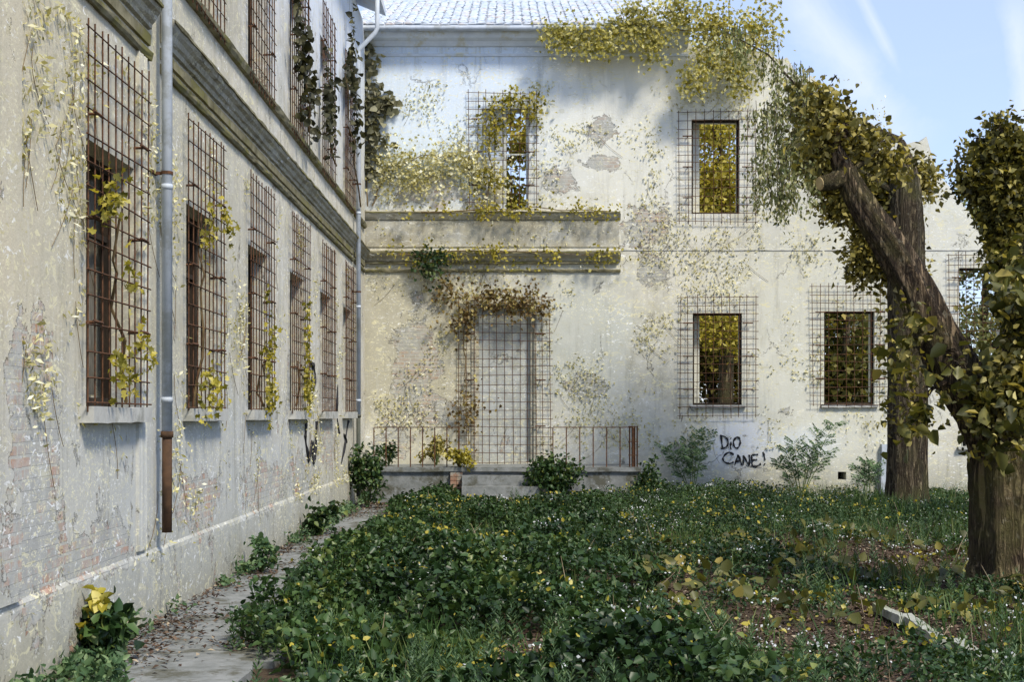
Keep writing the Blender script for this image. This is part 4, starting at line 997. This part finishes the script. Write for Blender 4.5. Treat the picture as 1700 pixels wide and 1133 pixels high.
def hgt(X, Y):
    h = .05+1.0*np.clip(fbm(X, Y, 41, .9)-.22, 0, 1)**1.25*np.clip(1.25-(X-.5)/6*np.clip((22-Y)/8, 0, 1), .3, 1)
    h += .22*np.exp(-(((X+.6)/1.3)**2+((Y-15)/4)**2))
    h += .14*np.clip((Y-23)/5, 0, 1)*np.clip((6-X)/2, .2, 1)*(1-.6*np.clip((Y-28)/2, 0, 1))
    h *= 1-.75*np.exp(-(((X+.15)/1.3)**2+((Y-27.6)/1.6)**2))
    return h*(1-.8*litter_zone(X, Y))
X, Y = scatter(340000, 8.2, 31.3)
lz = litter_zone(X, Y); thin = np.clip((fbm(X, Y, 55, 1.5)-.44)*7, .0, 1); rt = .35+np.clip((X+.2)/2.5, 0, 1)*.62*np.clip((27-Y)/5, .5, 1); keep = rng.random(len(X)) > np.maximum(np.clip(lz*1.5, 0, 1), rt*(1-thin)); X, Y = X[keep], Y[keep]
big = fbm(X, Y, 51, .5)
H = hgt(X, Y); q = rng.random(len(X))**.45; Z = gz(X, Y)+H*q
k = len(X); left = (X < 1.8)
L = np.where(left, .066, .044)*rng.uniform(.35, 1.45, k)*(.7+.6*big)
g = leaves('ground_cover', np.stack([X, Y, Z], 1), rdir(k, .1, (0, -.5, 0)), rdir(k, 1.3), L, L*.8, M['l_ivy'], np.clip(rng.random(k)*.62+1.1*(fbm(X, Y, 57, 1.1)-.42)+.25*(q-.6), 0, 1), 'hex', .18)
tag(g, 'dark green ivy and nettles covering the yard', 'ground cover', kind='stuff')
# feathery light weeds
cen_x, cen_y = scatter(5600, 8.0, 30.5)
pr = (np.clip((14-cen_y)/4, .15, 1)*np.clip(1-(-cen_x)/2, .3, 1)+np.clip((cen_x-4)/6, 0, .25))*np.clip((fbm(cen_x, cen_y, 59, 1.2)-.36)*5, .05, 1)*(1-.92*litter_zone(cen_x, cen_y)); kp = rng.random(len(cen_x)) < pr; cen_x, cen_y = cen_x[kp], cen_y[kp]
C = []; D = []; Ls = []
for x, y in zip(cen_x, cen_y):
    hh = random.uniform(.2, .5); z0 = float(gz(x, y)); lean = Vector((random.gauss(0, .12), random.gauss(0, .12), 1)).normalized(); m_ = int(34*hh/.35)
    for i in range(m_):
        q = i/m_; a = i*2.4; ln = .13*(1-q*.75)*random.uniform(.7, 1.2)
        p0 = Vector((x, y, z0))+lean*hh*q; dd = Vector((math.cos(a), math.sin(a), .55+q))
        C.append(p0); D.append(dd); Ls.append(ln)
        for s in (-1, 1): C.append(p0+dd.normalized()*ln*.45); D.append(dd+Vector((-math.sin(a), math.cos(a), 0))*s*1.1); Ls.append(ln*.45)
C = np.array([tuple(c) for c in C]); D = np.array([tuple(d) for d in D]); Ls = np.array(Ls); k = len(C)
g = leaves('weeds', C, D, rdir(k, .8), Ls, Ls*.2, M['l_weed'], None, 'q', .15)
tag(g, 'feathery pale green weeds growing through the yard', 'weeds', kind='stuff')
# grass
X, Y = scatter(90000, 8.2, 31.0); 
pr = np.clip((fbm(X, Y, 61, .6)-.38)*2.0, .03, 1)*np.where((X > 4), 1.0, .55)*(1-.93*litter_zone(X, Y)); kp = rng.random(len(X)) < pr; X, Y = X[kp], Y[kp]; k = len(X)
L = rng.uniform(.15, .42, k)*(1+.5*((X > 6) & (Y > 24)))
g = leaves('grass', np.stack([X, Y, gz(X, Y)], 1), rdir(k, 2.2), rdir(k), L, .011+.004*rng.random(k), M['l_grass'], None, 'q', .1)
tag(g, 'tufts of green grass among the weeds', 'grass', kind='stuff')
# litter
X, Y = scatter(170000, 8.0, 30.8, -3.3); 
# include the walk edge by the wall
n2 = 16000; Y2 = 8.5+22*rng.random(n2); X2 = -3.3+np.abs(rng.normal(0, .22, n2))*(.6+1.6*fbm(Y2*0, Y2, 73, .8)); X = np.concatenate([X, X2]); Y = np.concatenate([Y, Y2])
onpath = X < -2.0
kp = (rng.random(len(X)) < np.where(onpath, np.clip(fbm(X, Y, 71, .9)*1.4-.5, 0, 1), np.clip(litter_zone(X, Y)*1.2+.22*(X > 0)+.05, 0, 1))); X, Y, onpath = X[kp], Y[kp], onpath[kp]; k = len(X)
L = rng.uniform(.025, .075, k)
g = leaves('fallen_leaves', np.stack([X, Y, np.where(onpath, .075, gz(X, Y)+.01)+.02*rng.random(k)], 1), rdir(k)*np.array([1, 1, .25]), rdir(k, 1.8), L, L*.5, M['litter'], None, 'q', .25)
tag(g, 'brown fallen leaves and twigs on the ground', 'leaf litter', kind='stuff')
# yellow leaves caught on the plants
X, Y = scatter(9000, 8.3, 31, -3.2); pr = np.clip((fbm(X, Y, 81, 1.3)-.52)*7, .02, 1); kp = rng.random(len(X)) < pr; X, Y = X[kp], Y[kp]; k = len(X)
L = rng.uniform(.025, .075, k)
g = leaves('yellow_leaves', np.stack([X, Y, gz(X, Y)+np.where(X < -2.1, .07, hgt(X, Y)*1.0+.02)], 1), rdir(k), rdir(k, 1.0, (0, -.4, 0)), L, L*.7, M['l_yellow'], .3+.7*rng.random(k), 'hex', .1)
pass
tag(g, 'yellow autumn leaves lying on the green plants', 'fallen leaves', kind='stuff')
X, Y = scatter(5200, 8.8, 30.5); pr = np.clip((fbm(X, Y, 91, 1.6)-.54)*8, .012, 1)*np.clip((X+1.5)/2, .1, 1); kp = rng.random(len(X)) < pr; X, Y = X[kp], Y[kp]
X = np.repeat(X, 3)+rng.normal(0, .05, len(X)*3); Y = np.repeat(Y, 3)+rng.normal(0, .05, len(Y)*3); k = len(X); L = rng.uniform(.012, .036, k)
g = leaves('blossoms', np.stack([X, Y, gz(X, Y)+hgt(X, Y)+.03], 1), rdir(k), rdir(k, .6, (0, -.8, 0)), L, L*.8, M['petal'], None, 'q', .1)
tag(g, 'tiny white blossoms dotted over the ground plants', 'flowers', kind='stuff')
# big pale leaves (gourd like) in the right middle
X, Y = scatter(900, 12.5, 21, 1.5); kp = fbm(X, Y, 101, .7) > .5; X, Y = X[kp], Y[kp]; k = len(X); L = rng.uniform(.09, .19, k)
g = leaves('broad_leaf_plants', np.stack([X, Y, gz(X, Y)+hgt(X, Y)*.9+.06*rng.random(k)], 1), rdir(k, -.1), rdir(k, 1.2, (0, -.5, 0)), L, L*.85, M['l_big'], None, 'hex', .12)
tag(g, 'broad leaved plants trailing over the weeds', 'plants', kind='stuff')
# low weeds rooted along the foot of the side wing and creeping over the walk
n = 5200; Y = 9+21*rng.random(n); X = -3.28+np.abs(rng.normal(0, .13, n)); kp = fbm(X*0+1, Y, 111, 1.3) > .55; X, Y = X[kp], Y[kp]; k = len(X)
L = rng.uniform(.03, .075, k)
g = leaves('wall_foot_weeds', np.stack([X, Y, .06+rng.random(k)*.20*fbm(X*0, Y, 113, 2.0)*1.6], 1), rdir(k, .4, (.4, 0, 0)), rdir(k, 1.0, (.4, -.3, 0)), L, L*.6, M['l_weed'], None, 'hex', .15)
tag(g, 'low green weeds rooted along the foot of the side wing', 'weeds', kind='stuff')

# bleached dead stems standing among the plants
mb = MB(); X, Y = scatter(110, 8.6, 29, -1.8)
for x, y in zip(X, Y):
    h_ = random.uniform(.2, .5); z0 = float(gz(x, y)); dx, dy = random.gauss(0, .12), random.gauss(0, .1)
    mb.tube([(x, y, z0), (x+dx*.4, y+dy*.4, z0+h_*.5), (x+dx, y+dy, z0+h_)], [.006, .004, .002], 4)
    if random.random() < .5: mb.tube([(x+dx*.4, y+dy*.4, z0+h_*.5), (x+dx*.4+random.gauss(0, .1), y, z0+h_*.75)], [.003, .0015], 3)
g = link('dead_stems', mb.mesh('dead_stems', m_basic('bleached_stalk', (.26,.20,.12), (.42,.35,.24), 10)))
tag(g, 'pale dry dead stems standing among the green plants', 'dead stems', kind='stuff')

n = 2600; Y = 8.3+rng.random(n)*2.6; X = -3.28+rng.random(n)*.95*(1-(Y-8.3)/3.2); kp = fbm(X, Y, 117, 3) > .42; X, Y = X[kp], Y[kp]; k = len(X); L = rng.uniform(.03, .09, k)
g = leaves('corner_weeds', np.stack([X, Y, .06+rng.random(k)*.30*fbm(X, Y, 119, 2.5)], 1), rdir(k, .5), rdir(k, .9, (.2, -.3, 0)), L, L*.5, M['l_weed'], None, 'hex', .15)
tag(g, 'leafy pale green weeds on the walk at the near end of the side wing', 'weeds', kind='stuff')
